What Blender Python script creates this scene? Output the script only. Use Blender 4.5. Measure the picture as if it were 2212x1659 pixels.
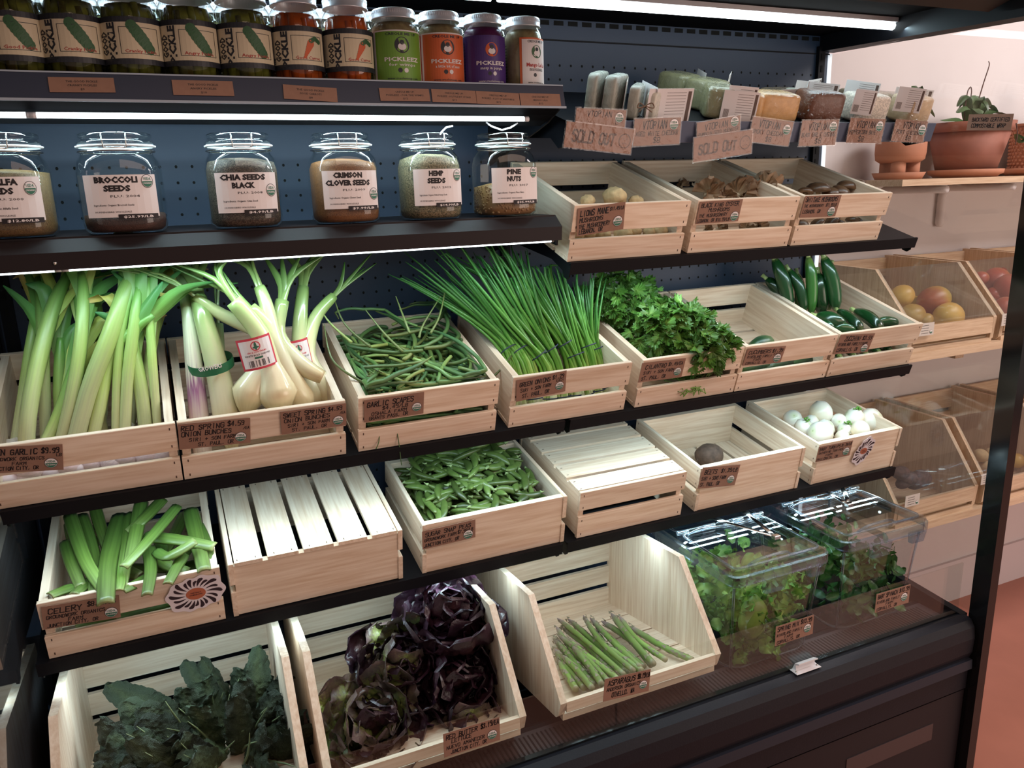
import bpy, math, random
from mathutils import Vector as V, Matrix, noise as NZ
PI=math.pi
S=bpy.context.scene; C=S.collection
for o in list(bpy.data.objects): bpy.data.objects.remove(o)
random.seed(7)
# ---------------------------------------------------------------- camera
CAM=V((0.02901,-1.66645,1.65670)); CR=V((0.9129644,-0.40702632,-0.02873277)); CU=V((0.12472461,0.21132505,0.96942534)); CF=V((0.38850968,0.88863451,-0.24369845)); FL=1684.66
cd=bpy.data.cameras.new('camera'); cam=bpy.data.objects.new('camera',cd); C.objects.link(cam)
M=Matrix((CR,CU,-CF)).transposed().to_4x4(); M.translation=CAM; cam.matrix_world=M
cd.sensor_width=36; cd.lens=FL/2212*36; cd.clip_start=.05; S.camera=cam
# ---------------------------------------------------------------- world, room light, exposure
w=bpy.data.worlds.new('world'); S.world=w; w.use_nodes=True
bg=w.node_tree.nodes['Background']; bg.inputs[0].default_value=(1.0,.80,.74,1); bg.inputs[1].default_value=.26
S.view_settings.view_transform='Standard'; S.view_settings.look='None'; S.view_settings.gamma=1; S.view_settings.use_curve_mapping=False; S.view_settings.exposure=-0.04
def area(name,loc,rot,sx,sy,e,col):
    l=bpy.data.lights.new(name,'AREA'); l.shape='RECTANGLE'; l.size=sx; l.size_y=sy; l.energy=e; l.color=col
    o=bpy.data.objects.new(name,l); C.objects.link(o); o.location=loc; o.rotation_euler=rot; return o
area('room_ceiling_light',(1.5,-1.6,3.0),(math.radians(28),0,0),3.0,1.2,28,(1,.69,.54))
area('added_glare_light',(4.7,-4.0,1.0),(math.radians(88),0,math.radians(18)),3.0,2.2,82,(1,.79,.68))  # unseen bright panel added for glare on glossy cards and warm fronts
area('added_wall_fill_light',(3.8,-.9,2.9),(math.radians(38),0,0),1.6,.6,52,(1,.90,.90))  # fill lamp added to brighten the wall on the right, no real fixture
LEDC=(.66,.91,1.0)
def tube_light(x0,x1,y,z,e,an=12):
    l=area('led_strip_light',((x0+x1)/2,y,z),(math.radians(an),0,0),x1-x0,.012,e*.58,LEDC); return l
# ---------------------------------------------------------------- helpers
def ray(u,v): return CF+CR*((u-1106)/FL)-CU*((v-829.5)/FL)
def PX(u,v,x): d=ray(u,v); return CAM+d*((x-CAM.x)/d.x)
def PY(u,v,y): d=ray(u,v); return CAM+d*((y-CAM.y)/d.y)
def PZ(u,v,z): d=ray(u,v); return CAM+d*((z-CAM.z)/d.z)
def PP(u,v,p,n): d=ray(u,v); return CAM+d*((V(p)-CAM).dot(n)/d.dot(n))
def U(a,b): return random.uniform(a,b)
class MB:
    def __init__(s): s.v=[]; s.f=[]; s.m=[]; s.g=[]; s.c=[]; s.sm=[]
    def add(s,vs,fs,m=0,g=None,c=None,smooth=False):
        n=len(s.v); s.v+=[tuple(q) for q in vs]; s.f+=[tuple(i+n for i in f) for f in fs]; s.m+=[m]*len(fs); s.sm+=[smooth]*len(fs)
        s.g+=[tuple(q) for q in (g or vs)]; s.c+=(c if isinstance(c,list) else [c if c is not None else 0.0]*len(vs))
    def box(s,a,b,m=0,ax=0,mat=None,bev=0):
        (x0,y0,z0),(x1,y1,z1)=a,b
        if bev:
            k=bev; vs=[]
            for z,i in ((z0,k),(z0+k,0),(z1-k,0),(z1,k)):
                vs+=[(x0+i,y0+k*.0+i,z),(x1-i,y0+i,z),(x1-i,y1-i,z),(x0+i,y1-i,z)]
            fs=[(3,2,1,0),(12,13,14,15)]+[(4*j+i,4*j+(i+1)%4,4*j+4+(i+1)%4,4*j+4+i) for j in range(3) for i in range(4)]
        else:
            vs=[(x0,y0,z0),(x1,y0,z0),(x1,y1,z0),(x0,y1,z0),(x0,y0,z1),(x1,y0,z1),(x1,y1,z1),(x0,y1,z1)]
            fs=[(3,2,1,0),(4,5,6,7),(0,1,5,4),(1,2,6,5),(2,3,7,6),(3,0,4,7)]
        off=V((U(0,9),U(0,9),U(0,9)))
        pm={0:(0,1,2),1:(1,0,2),2:(2,0,1)}[ax]
        g=[V((q[pm[0]],q[pm[1]],q[pm[2]]))+off for q in vs]
        if mat: vs=[mat@V(q) for q in vs]
        s.add(vs,fs,m,g); return s
    def tube(s,pts,r,n=8,m=0,cap=True,flat=1.0,c=None,up=None,sm=True):
        pts=[V(p) for p in pts]; k=len(pts); r=r if isinstance(r,(list,tuple)) else [r]*k
        vs=[];g=[];cc=[];L=0; nx=None
        for i,p in enumerate(pts):
            t=(pts[min(i+1,k-1)]-pts[max(i-1,0)]); t=t.normalized() if t.length>1e-9 else V((0,0,1))
            if nx is None:
                a=V(up) if up else (V((0,0,1)) if abs(t.z)<.9 else V((1,0,0)))
                nx=t.cross(a).normalized()
            nx=(nx-t*nx.dot(t)).normalized(); ny=t.cross(nx)
            if i: L+=(p-pts[i-1]).length
            for j in range(n):
                an=2*PI*j/n
                vs.append(p+nx*(math.cos(an)*r[i])+ny*(math.sin(an)*r[i]*flat)); g.append(V((L,math.cos(an)*.01,math.sin(an)*.01))); cc.append(c[i] if isinstance(c,list) else (i/(k-1) if c is None else c))
        fs=[(i*n+j,i*n+(j+1)%n,(i+1)*n+(j+1)%n,(i+1)*n+j) for i in range(k-1) for j in range(n)]
        if cap: fs+=[tuple(range(n))[::-1],tuple((k-1)*n+j for j in range(n))]
        s.add(vs,fs,m,g,cc,sm); return s
    def lathe(s,prof,n=24,m=0,sq=0,mat=None,cap=False,c=None):
        vs=[];cc=[]
        for i,(r,z) in enumerate(prof):
            for j in range(n):
                a=2*PI*j/n; x,y=math.cos(a),math.sin(a)
                if sq: 
                    q=sq if not isinstance(sq,list) else sq[i]
                    p=2+q; d=(abs(x)**p+abs(y)**p)**(1/p); x/=d; y/=d
                p=V((x*r,y*r,z)); vs.append(mat@p if mat else p); cc.append(c[i] if isinstance(c,list) else i/(len(prof)-1))
        k=len(prof); fs=[(i*n+j,i*n+(j+1)%n,(i+1)*n+(j+1)%n,(i+1)*n+j) for i in range(k-1) for j in range(n)]
        if cap: fs+=[tuple(range(n))[::-1],tuple((k-1)*n+j for j in range(n))]
        s.add(vs,fs,m,None,cc,True); return s
    def prism(s,poly,x0,x1,m=0,ax=0,g0=1):
        # poly in the (y,z) plane extruded along x (ax=0)
        off=V((U(0,9),U(0,9),U(0,9))); n=len(poly)
        mk=(lambda x,a,b:(x,a,b)) if ax==0 else ((lambda x,a,b:(a,x,b)) if ax==1 else (lambda x,a,b:(a,b,x)))
        vs=[mk(x0,*p) for p in poly]+[mk(x1,*p) for p in poly]
        fs=[tuple(range(n))[::-1],tuple(range(n,2*n))]+[(i,(i+1)%n,n+(i+1)%n,n+i) for i in range(n)]
        pm=[0,1,2] if g0==0 else ([1,2,0] if g0==1 else [2,1,0])
        s.add(vs,fs,m,[V((q[pm[0]],q[pm[1]],q[pm[2]]))+off for q in vs]); return s
    def grid(s,fn,nu,nv,m=0,c=None,both=False):
        vs=[];g=[];cc=[]
        for i in range(nu+1):
            for j in range(nv+1):
                p=fn(i/nu,j/nv); vs.append(p); g.append((i/nu,j/nv,0)); cc.append(c(i/nu,j/nv) if c else i/nu)
        fs=[(i*(nv+1)+j,(i+1)*(nv+1)+j,(i+1)*(nv+1)+j+1,i*(nv+1)+j+1) for i in range(nu) for j in range(nv)]
        s.add(vs,fs,m,g,cc,True); return s
    def ico(s,c,r,m=0,sub=2,cv=0.0,nz=0,nf=20,mat=None):
        vs,fs=ICO(sub); out=[]
        sc=V(r) if isinstance(r,(tuple,list,V)) else V((r,r,r)); c=V(c)
        for q in vs:
            p=V((q.x*sc.x,q.y*sc.y,q.z*sc.z))
            if nz: p+=q*(NZ.noise((p+c)*nf)*nz)
            if mat: p=mat@p
            out.append(c+p)
        s.add(out,fs,m,[q.copy() for q in vs],cv if isinstance(cv,list) else [cv]*len(out),True); return s
_ic={}
def ICO(sub):
    if sub not in _ic:
        import bmesh
        b=bmesh.new(); bmesh.ops.create_icosphere(b,subdivisions=sub,radius=1); b.verts.ensure_lookup_table()
        _ic[sub]=([v.co.copy() for v in b.verts],[tuple(v.index for v in f.verts) for f in b.faces]); b.free()
    return _ic[sub]
def mesh(name,mb,mats,org=None):
    me=bpy.data.meshes.new(name); o=V(org) if org is not None else V((0,0,0))
    me.from_pydata([V(q)-o for q in mb.v],[],mb.f)
    if not isinstance(mats,(list,tuple)): mats=[mats]
    for m in mats: me.materials.append(m)
    me.polygons.foreach_set('material_index',mb.m); me.polygons.foreach_set('use_smooth',mb.sm)
    a=me.attributes.new('gc','FLOAT_VECTOR','POINT'); a.data.foreach_set('vector',[x for q in mb.g for x in q])
    a=me.attributes.new('cv','FLOAT','POINT'); a.data.foreach_set('value',mb.c)
    me.update(); return me
def obj(name,me,parent=None,loc=None,rot=None,label=None):
    o=bpy.data.objects.new(name,me); C.objects.link(o)
    if parent: o.parent=parent
    if loc is not None: o.location=loc
    if rot is not None: o.rotation_euler=rot
    if label: o['label']=label
    return o
def part(name,mb,mats,parent,org=None,label=None): return obj(name,mesh(name,mb,mats),parent,label=label)
def tag(o,label,cat,group=None,kind=None):
    if label: o['label']=label
    if cat: o['category']=cat
    if group: o['group']=group
    if kind: o['kind']=kind
    return o
def thing(name,label,cat,loc=(0,0,0),rot=None,group=None,mat=None):
    o=bpy.data.objects.new(name,None); o.empty_display_size=.03; C.objects.link(o)
    if mat is not None: o.matrix_world=mat
    else:
        o.location=loc
        if rot: o.rotation_euler=rot
    return tag(o,label,cat,group)
def struct(name,mb,mats,parent=None):
    o=obj(name,mesh(name,mb,mats),parent); o['kind']='structure'; return o
def dup(root,mat,label=None,group=None):
    r=root.copy(); C.objects.link(r); r.matrix_world=mat
    if label: r['label']=label
    if group: r['group']=group
    for ch in list(root.children):
        c=ch.copy(); C.objects.link(c); c.parent=r
        for g in ch.children:
            d=g.copy(); C.objects.link(d); d.parent=c
    return r
def TM(loc,rx=0,ry=0,rz=0,s=1):
    return Matrix.Translation(V(loc))@Matrix.Rotation(rz,4,'Z')@Matrix.Rotation(ry,4,'Y')@Matrix.Rotation(rx,4,'X')@Matrix.Scale(s,4)
# ---------------------------------------------------------------- materials
def nt(name):
    m=bpy.data.materials.new(name); m.use_nodes=True; n=m.node_tree; b=n.nodes['Principled BSDF']; return m,n,b
def setb(b,col=None,rough=.5,metal=0,spec=None,trans=None,sss=0,coat=0):
    if col: b.inputs['Base Color'].default_value=(*col,1)
    b.inputs['Roughness'].default_value=rough; b.inputs['Metallic'].default_value=metal
    if spec is not None: b.inputs['Specular IOR Level'].default_value=spec
    if sss: b.inputs['Subsurface Weight'].default_value=sss; b.inputs['Subsurface Radius'].default_value=(.01,.01,.005)
    if coat: b.inputs['Coat Weight'].default_value=coat; b.inputs['Coat Roughness'].default_value=.08
def plain(name,col,rough=.5,metal=0,spec=None,coat=0,nz=0,sc=30,bump=0):
    m,n,b=nt(name); setb(b,col,rough,metal,spec,coat=coat)
    if nz or bump:
        t=n.nodes.new('ShaderNodeTexNoise'); t.inputs['Scale'].default_value=sc; t.inputs['Detail'].default_value=4
        tc=n.nodes.new('ShaderNodeTexCoord'); n.links.new(tc.outputs['Object'],t.inputs['Vector'])
        if nz:
            r=n.nodes.new('ShaderNodeValToRGB'); r.color_ramp.elements[0].position=.3; r.color_ramp.elements[1].position=.7
            r.color_ramp.elements[0].color=(*[c*(1-nz) for c in col],1); r.color_ramp.elements[1].color=(*[min(1,c*(1+nz)) for c in col],1)
            n.links.new(t.outputs['Fac'],r.inputs[0]); n.links.new(r.outputs[0],b.inputs['Base Color'])
        if bump:
            bp=n.nodes.new('ShaderNodeBump'); bp.inputs['Strength'].default_value=bump; bp.inputs['Distance'].default_value=.003
            n.links.new(t.outputs['Fac'],bp.inputs['Height']); n.links.new(bp.outputs[0],b.inputs['Normal'])
    return m
def emis(name,col,e):
    m,n,b=nt(name); setb(b,(.8,.8,.8)); b.inputs['Emission Color'].default_value=(*col,1); b.inputs['Emission Strength'].default_value=e; return m
def wood(name,c0,c1,scale=1.0,rough=.55):
    m,n,b=nt(name); setb(b,c0,rough); N=n.nodes; L=n.links
    at=N.new('ShaderNodeAttribute'); at.attribute_name='gc'; oi=N.new('ShaderNodeObjectInfo')
    mu=N.new('ShaderNodeVectorMath'); mu.operation='MULTIPLY'; mu.inputs[1].default_value=(1.6*scale,30*scale,30*scale); L.new(at.outputs['Vector'],mu.inputs[0])
    ad=N.new('ShaderNodeVectorMath'); ad.operation='ADD'; sc=N.new('ShaderNodeVectorMath'); sc.operation='SCALE'; sc.inputs[0].default_value=(7,13,19); L.new(oi.outputs['Random'],sc.inputs['Scale']); L.new(mu.outputs[0],ad.inputs[0]); L.new(sc.outputs[0],ad.inputs[1])
    t=N.new('ShaderNodeTexNoise'); t.inputs['Scale'].default_value=.6; t.inputs['Detail'].default_value=2; t.inputs['Distortion'].default_value=.25; L.new(ad.outputs[0],t.inputs['Vector'])
    mm=N.new('ShaderNodeMath'); mm.operation='MULTIPLY'; mm.inputs[1].default_value=34; L.new(t.outputs['Fac'],mm.inputs[0])
    sn=N.new('ShaderNodeMath'); sn.operation='SINE'; L.new(mm.outputs[0],sn.inputs[0])
    t2=N.new('ShaderNodeTexNoise'); t2.inputs['Scale'].default_value=5; t2.inputs['Detail'].default_value=4; L.new(ad.outputs[0],t2.inputs['Vector'])
    a2=N.new('ShaderNodeMath'); a2.operation='MULTIPLY_ADD'; a2.inputs[1].default_value=.10; L.new(sn.outputs[0],a2.inputs[0]); L.new(t2.outputs['Fac'],a2.inputs[2])
    r=N.new('ShaderNodeValToRGB'); r.color_ramp.elements[0].position=.32; r.color_ramp.elements[1].position=.78; r.color_ramp.elements[0].color=(*c0,1); r.color_ramp.elements[1].color=(*c1,1)
    L.new(a2.outputs[0],r.inputs[0])
    hs=N.new('ShaderNodeHueSaturation'); mr=N.new('ShaderNodeMapRange'); mr.inputs[3].default_value=.9; mr.inputs[4].default_value=1.06; L.new(oi.outputs['Random'],mr.inputs[0]); L.new(mr.outputs[0],hs.inputs['Value']); L.new(r.outputs[0],hs.inputs['Color'])
    L.new(hs.outputs[0],b.inputs['Base Color'])
    bp=N.new('ShaderNodeBump'); bp.inputs['Strength'].default_value=.12; bp.inputs['Distance'].default_value=.002; L.new(t2.outputs['Fac'],bp.inputs['Height']); L.new(bp.outputs[0],b.inputs['Normal'])
    return m
def thin_glass(name,tint=(1,1,1),rough=.0,ior=1.45,boost=1.0):
    m,n,b=nt(name); N=n.nodes; L=n.links; N.remove(b); out=N['Material Output']
    tr=N.new('ShaderNodeBsdfTransparent'); tr.inputs[0].default_value=(*tint,1)
    gl=N.new('ShaderNodeBsdfGlossy'); gl.inputs['Roughness'].default_value=rough; gl.inputs[0].default_value=(1,1,1,1)
    fr=N.new('ShaderNodeFresnel'); ge=N.new('ShaderNodeNewGeometry'); mr=N.new('ShaderNodeMapRange'); mr.inputs[3].default_value=ior; mr.inputs[4].default_value=1/ior
    L.new(ge.outputs['Backfacing'],mr.inputs[0]); L.new(mr.outputs[0],fr.inputs[0])
    mu=N.new('ShaderNodeMath'); mu.operation='MULTIPLY'; mu.inputs[1].default_value=boost; mu.use_clamp=True; L.new(fr.outputs[0],mu.inputs[0])
    mx=N.new('ShaderNodeMixShader'); L.new(mu.outputs[0],mx.inputs[0]); L.new(tr.outputs[0],mx.inputs[1]); L.new(gl.outputs[0],mx.inputs[2]); L.new(mx.outputs[0],out.inputs[0]); return m
def ramp(name,stops,rough=.45,nz=.0,sc=40,bump=0,streak=0,spec=None,coat=0,sss=0,var=.08,trans=0):
    """colour runs along the 'cv' attribute; streak adds lines that follow the length"""
    m,n,b=nt(name); setb(b,stops[0][1],rough,spec=spec,coat=coat,sss=sss); N=n.nodes; L=n.links
    at=N.new('ShaderNodeAttribute'); at.attribute_name='cv'; r=N.new('ShaderNodeValToRGB'); e=r.color_ramp.elements
    while len(e)<len(stops): e.new(.5)
    for i,(p,c) in enumerate(stops): e[i].position=p; e[i].color=(*c,1)
    oi=N.new('ShaderNodeObjectInfo'); tc=N.new('ShaderNodeTexCoord')
    t=N.new('ShaderNodeTexNoise'); t.inputs['Scale'].default_value=sc; t.inputs['Detail'].default_value=4
    if streak:
        g=N.new('ShaderNodeAttribute'); g.attribute_name='gc'; mu=N.new('ShaderNodeVectorMath'); mu.operation='MULTIPLY'; mu.inputs[1].default_value=(6,500,500); L.new(g.outputs['Vector'],mu.inputs[0]); L.new(mu.outputs[0],t.inputs['Vector']); t.inputs['Scale'].default_value=1
    else: L.new(tc.outputs['Object'],t.inputs['Vector'])
    a=N.new('ShaderNodeMath'); a.operation='MULTIPLY_ADD'; a.inputs[1].default_value=nz*2; L.new(t.outputs['Fac'],a.inputs[0]); s=N.new('ShaderNodeMath'); s.operation='SUBTRACT'; s.inputs[1].default_value=nz; L.new(at.outputs['Fac'],s.inputs[0]); L.new(s.outputs[0],a.inputs[2]); L.new(a.outputs[0],r.inputs[0])
    hs=N.new('ShaderNodeHueSaturation'); mr=N.new('ShaderNodeMapRange'); mr.inputs[3].default_value=1-var*2; mr.inputs[4].default_value=1+var*2; L.new(oi.outputs['Random'],mr.inputs[0]); L.new(mr.outputs[0],hs.inputs['Value']); L.new(r.outputs[0],hs.inputs['Color'])
    if streak:
        m2=N.new('ShaderNodeMix'); m2.data_type='RGBA'; m2.blend_type='MULTIPLY'; m2.inputs[0].default_value=streak; mr2=N.new('ShaderNodeMapRange'); mr2.inputs[1].default_value=.3; mr2.inputs[2].default_value=.7; mr2.inputs[3].default_value=.5; mr2.inputs[4].default_value=1.25; L.new(t.outputs['Fac'],mr2.inputs[0]); L.new(hs.outputs[0],m2.inputs[6]); L.new(mr2.outputs[0],m2.inputs[7]); L.new(m2.outputs[2],b.inputs['Base Color'])
    else: L.new(hs.outputs[0],b.inputs['Base Color'])
    if bump:
        bp=N.new('ShaderNodeBump'); bp.inputs['Strength'].default_value=bump; bp.inputs['Distance'].default_value=.004; L.new(t.outputs['Fac'],bp.inputs['Height']); L.new(bp.outputs[0],b.inputs['Normal'])
    if trans:
        tl=N.new('ShaderNodeBsdfTranslucent'); L.new(hs.outputs[0],tl.inputs[0]); mx=N.new('ShaderNodeMixShader'); mx.inputs[0].default_value=trans; L.new(b.outputs[0],mx.inputs[1]); L.new(tl.outputs[0],mx.inputs[2]); L.new(mx.outputs[0],N['Material Output'].inputs[0])
    return m
PINE=wood('pine_wood',(.80,.67,.53),(.64,.47,.33))
OAKW=wood('oak_wood',(.66,.48,.33),(.50,.33,.21),1.3)
BLACK=plain('black_powder_coat',(.006,.0065,.009),.5,spec=.15)
BLACKG=plain('black_gloss',(.008,.008,.009),.12)
NAVY=plain('navy_steel',(.026,.046,.088),.5)
HOLE=plain('hole_black',(.001,.001,.001),.9)
SHELFM=plain('shelf_brown_black',(.020,.015,.016),.5,spec=.22)
BODY=plain('case_body_charcoal',(.0075,.008,.013),.48,spec=.22,nz=.1,sc=200,bump=.1)
BODYB=plain('case_band_slate',(.020,.023,.035),.45,spec=.25)
UNDER=plain('matt_black_underside',(.003,.003,.004),.85,spec=.08)
MIRROR=plain('smoked_mirror',(.02,.02,.022),.03,spec=2.0)
WHITE=plain('white_plastic',(.75,.75,.78),.35)
KRAFT=plain('kraft_card',(.27,.150,.105),.8,nz=.06,sc=60)
INK=plain('black_marker_ink',(.012,.008,.01),.6)
INKG=plain('grey_marker_ink',(.13,.085,.07),.7)
PAPER=plain('white_paper',(.80,.76,.76),.7)
CREAM=plain('cream_paper',(.72,.64,.52),.6)
GREENP=plain('print_green',(.03,.16,.10),.6)
REDP=plain('print_red',(.60,.05,.08),.55)
GLASS=thin_glass('clear_glass',(.97,.985,.98),0,1.45,1.2)
GLASSP=thin_glass('case_pane_glass',(.95,.97,.96),0,1.4,1.0)
ACRY=thin_glass('clear_polycarbonate',(.95,.97,.98),.04,1.5,1.5)
STEEL=plain('stainless_steel',(.62,.60,.58),.18,1.0)
ALU=plain('white_metal_lid',(.78,.80,.86),.35,.3)
LED=emis('led_tube_glow',(.86,.97,1.0),6.0)
NAIL=plain('nail_dark',(.10,.06,.04),.6)
# ---------------------------------------------------------------- lettering
FS={'A':'002640 1232','B':'0006 062645343303 033342413000','C':'4536160501103041','D':'0006 062645413000','E':'46060040 0333','F':'460600 0333','G':'45361605011030414323','H':'0006 4046 0343','I':'2026','J':'4641301001','K':'0006 460340','L':'060040','M':'0006234640','N':'00064046','O':'160501103041453616','P':'00063645343303','Q':'160501103041453616 2240','R':'00063645343303 1340','S':'4536160504334241301001','T':'0646 2026','U':'060110304146','V':'062046','W':'0610243046','X':'0046 0640','Y':'062346 2320','Z':'06460040','0':'160501103041453616','1':'142620','2':'05163645340040','3':'05163645343323 334241301001','4':'30360242','5':'4606033342413000','6':'4536160501103041423303','7':'064610','8':'1605041333424130100102133344453616','9':'4443330405163645413010','$':'4536160504334241301001 2720','.':'2021','/':'0046','+':'0343 2125','-':'1333',',':'2110',':':'2122 2425',"'":'2625'}
def hand(mb,text,x,y,h,wd=None,m=0,bold=.10,jit=.35,shear=.1,z=0,fn=None):
    """marker lettering: stroke glyphs, x..x+wd wide, cap height h, baseline y"""
    n=len(text); adv=(wd/n if wd else h*.72); gw=adv*.72; bw=h*bold
    for i,ch in enumerate(text):
        g=FS.get(ch)
        if not g: continue
        ox=x+i*adv; oy=y+U(-.06,.06)*h*jit*2; sc=1+U(-.12,.12)*jit*2
        for st in g.split():
            p=[(int(st[k])/4,int(st[k+1])/6) for k in range(0,len(st),2)]
            q=[V((ox+(a+U(-.05,.05)*jit)*gw*sc+b*h*shear,oy+(b+U(-.03,.03)*jit)*h*sc,z)) for a,b in p]
            for a,b in zip(q,q[1:]):
                d=(b-a); l=d.length
                if l<1e-6: continue
                d/=l; e=V((-d.y,d.x,0))*bw*.5; a2=a-d*bw*.4; b2=b+d*bw*.4
                vs=[a2-e,b2-e,b2+d*bw*.15,b2+e,a2+e,a2-d*bw*.15]
                if fn: vs=[fn(q2) for q2 in vs]
                mb.add(vs,[(0,1,2,3,4,5)],m)
_tc={}
def glyphs(text,bold=0):
    k=(text,bold)
    if k not in _tc:
        cu=bpy.data.curves.new('t','FONT'); cu.body=text; cu.size=1; cu.resolution_u=1; cu.offset=bold; cu.align_x='CENTER'
        o=bpy.data.objects.new('t',cu); me=bpy.data.meshes.new_from_object(o)
        _tc[k]=([v.co.copy() for v in me.vertices],[tuple(p.vertices) for p in me.polygons]); bpy.data.objects.remove(o); bpy.data.meshes.remove(me); bpy.data.curves.remove(cu)
    return _tc[k]
def type_(mb,text,x,y,h,wd=None,m=0,bold=0,z=0,fn=None,rot=0):
    """printed lettering centred on x, baseline y, cap height h"""
    vs,fs=glyphs(text,bold)
    if not vs: return
    x0=min(v.x for v in vs); x1=max(v.x for v in vs); s=h/.7; sx=(wd/(x1-x0) if wd else s); cx=(x0+x1)/2
    cr,sr=math.cos(rot),math.sin(rot); out=[]
    for v in vs:
        a,b=(v.x-cx)*sx,v.y*s; p=V((x+a*cr-b*sr,y+a*sr+b*cr,z)); out.append(fn(p) if fn else p)
    mb.add(out,fs,m)
def disc(mb,x,y,rx,ry=None,m=0,z=0,n=20,a0=0,a1=2*PI,fn=None,inner=0):
    ry=ry or rx; vs=[];k=n if a1-a0>6.28 else n+1
    for i in range(k):
        a=a0+(a1-a0)*i/n; vs.append(V((x+rx*math.cos(a),y+ry*math.sin(a),z)))
    if inner:
        vi=[V((x+(p.x-x)*inner,y+(p.y-y)*inner,z)) for p in vs]; al=vs+vi; fs=[(i,(i+1)%k,k+(i+1)%k,k+i) for i in range(k if k==n else k-1)]
    else: al=vs; fs=[tuple(range(k))]
    if fn: al=[fn(p) for p in al]
    mb.add(al,fs,m)
def rect(mb,x0,y0,x1,y1,m=0,z=0,fn=None,nx=1):
    for i in range(nx):
        a=x0+(x1-x0)*i/nx; b=x0+(x1-x0)*(i+1)/nx
        vs=[V((a,y0,z)),V((b,y0,z)),V((b,y1,z)),V((a,y1,z))]
        mb.add([fn(p) for p in vs] if fn else vs,[(0,1,2,3)],m)
BADM=[PAPER,INK,GREENP]
def badge(mb,x,y,r,z=0,ry=None,fn=None,txt=True):
    """round certified-organic seal: slots 0 white, 1 black, 2 green of the material list BADM"""
    ry=ry or r
    disc(mb,x,y,r,ry,1,z,24,fn=fn); disc(mb,x,y,r*.92,ry*.92,0,z+.0003,24,fn=fn); disc(mb,x,y,r*.86,ry*.86,2,z+.0006,14,PI,2*PI,fn=fn)
    if txt:
        type_(mb,'USDA',x,y+ry*.16,ry*.42,r*1.25,2,.02,z+.0009,fn=fn); type_(mb,'ORGANIC',x,y-ry*.42,ry*.24,r*1.4,0,.02,z+.0012,fn=fn)
def frame_on(TL,TR,BL,p,n,off=.0015):
    a,b,c=PP(*TL,p,n),PP(*TR,p,n),PP(*BL,p,n)
    X=(b-a).normalized(); N=V(n).normalized(); 
    if N.dot(CF)>0: N=-N
    Y=N.cross(X).normalized(); w=(b-a).length; h=(a-c).dot(Y)
    o=a-Y*h+N*off; m=Matrix((X,Y,N)).transposed().to_4x4(); m.translation=o
    return m,w,h
def card_sign(label,quad,plane,lines,bad=None,name='price_sign',mat=None,cat='sign',group=None,ink=None,bold=.165,glare=False,off=.0015):
    m,w,h=frame_on(*quad,*plane,off=off)
    t=thing(name,label,cat,mat=m,group=group)
    b=MB().box((0,0,0),(w,h,.0008)); part('card',b,mat or KRAFT,t)
    l=MB()
    for tx,x,y,hh,ww in lines: hand(l,tx,x*w,y*h,hh*h,ww*w,bold=bold,z=.0012)
    if l.v: part('lettering',l,ink or INK,t)
    if bad:
        g=MB(); badge(g,bad[0]*w,bad[1]*h,bad[2]*w,z=.0011,ry=bad[2]*w); part('organic_seal',g,BADM,t)
    return t,w,h
# ---------------------------------------------------------------- rows of shelves (front line y,z and slope)
ROW={'M':(.133,1.4665,.302),'3':(.108,1.054,.303),'4':(.133,.6866,.183)}
def rowm(r,x,dy=0,dz=0):
    y,z,t=ROW[r]; return Matrix.Translation(V((x,y,z)))@Matrix.Rotation(t,4,'X')@Matrix.Translation(V((0,dy,dz)))
def rowp(r):
    y,z,t=ROW[r]; return (V((0,y,z)),V((0,-math.cos(t),-math.sin(t))))
H=.15; W=.3533; D=.4036
# ================================================================ the room
WALLM=plain('wall_paint',(.66,.60,.60),.75,nz=.02,sc=4)
FLOORM=plain('terracotta_floor',(.46,.19,.135),.34,nz=.06,sc=5)
struct('wall_back',MB().box((-3,.75,-.46),(7.5,.85,3.2)),WALLM)
struct('floor',MB().box((-3,-4.2,-.52),(7.5,.75,-.46)),FLOORM)
struct('baseboard_back',MB().box((2.3,.735,-.46),(7.5,.75,-.235)),plain('baseboard_paint',(.66,.60,.62),.5))
# ================================================================ refrigerated display case
XL,XR=-.35,2.245
case=thing('display_case','large black open refrigerated produce case with glass end and lit shelves','display case',(0,.1,-.46))
def cpart(name,mb,mats,label=None):
    return obj(name,mesh(name,mb,mats,org=(0,.1,-.46)),case,label=label)
cpart('back_panel',MB().box((XL,.55,.1),(XR,.60,2.2)),NAVY,'perforated navy steel back panel')
pm=MB()
def dot(x,z,rx,rz,n=6): pm.add([(x+rx*math.cos(2*PI*i/n),.5492,z+rz*math.sin(2*PI*i/n)) for i in range(n)],[tuple(range(n))],0)
for z0,k in ((1.968,2),(1.575,5),(1.22,7),(.80,6)):
    for j in range(k):
        for i in range(66):
            x=XL+.06+i*.0378
            if abs(x-.98)<.02: continue
            dot(x,z0+j*.0395,.0037,.0042)
for i in range(54): 
    x=XL+.06+i*.0475; pm.add([(x-.016,.5491,2.118),(x+.016,.5491,2.118),(x+.016,.5491,2.131),(x-.016,.5491,2.131)],[(0,1,2,3)],0)
o=cpart('perforation',pm,HOLE); o['kind']='stuff'
for x in (XL+.02,.985,XR-.045):
    b=MB().box((x-.014,.535,.2),(x+.014,.5495,2.1))
    o=cpart('slotted_upright',b,BLACK)
    b=MB()
    for k in range(46): b.box((x-.004,.5335,.3+k*.039),(x+.004,.5352,.3+k*.039+.022))
    s=obj('slot',mesh('slot',b,HOLE,org=(0,.1,-.46)),o); s['kind']='stuff'
cpart('seam_strip',MB().box((XL,.546,2.075),(XR,.5497,2.079)),BLACK)
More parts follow.
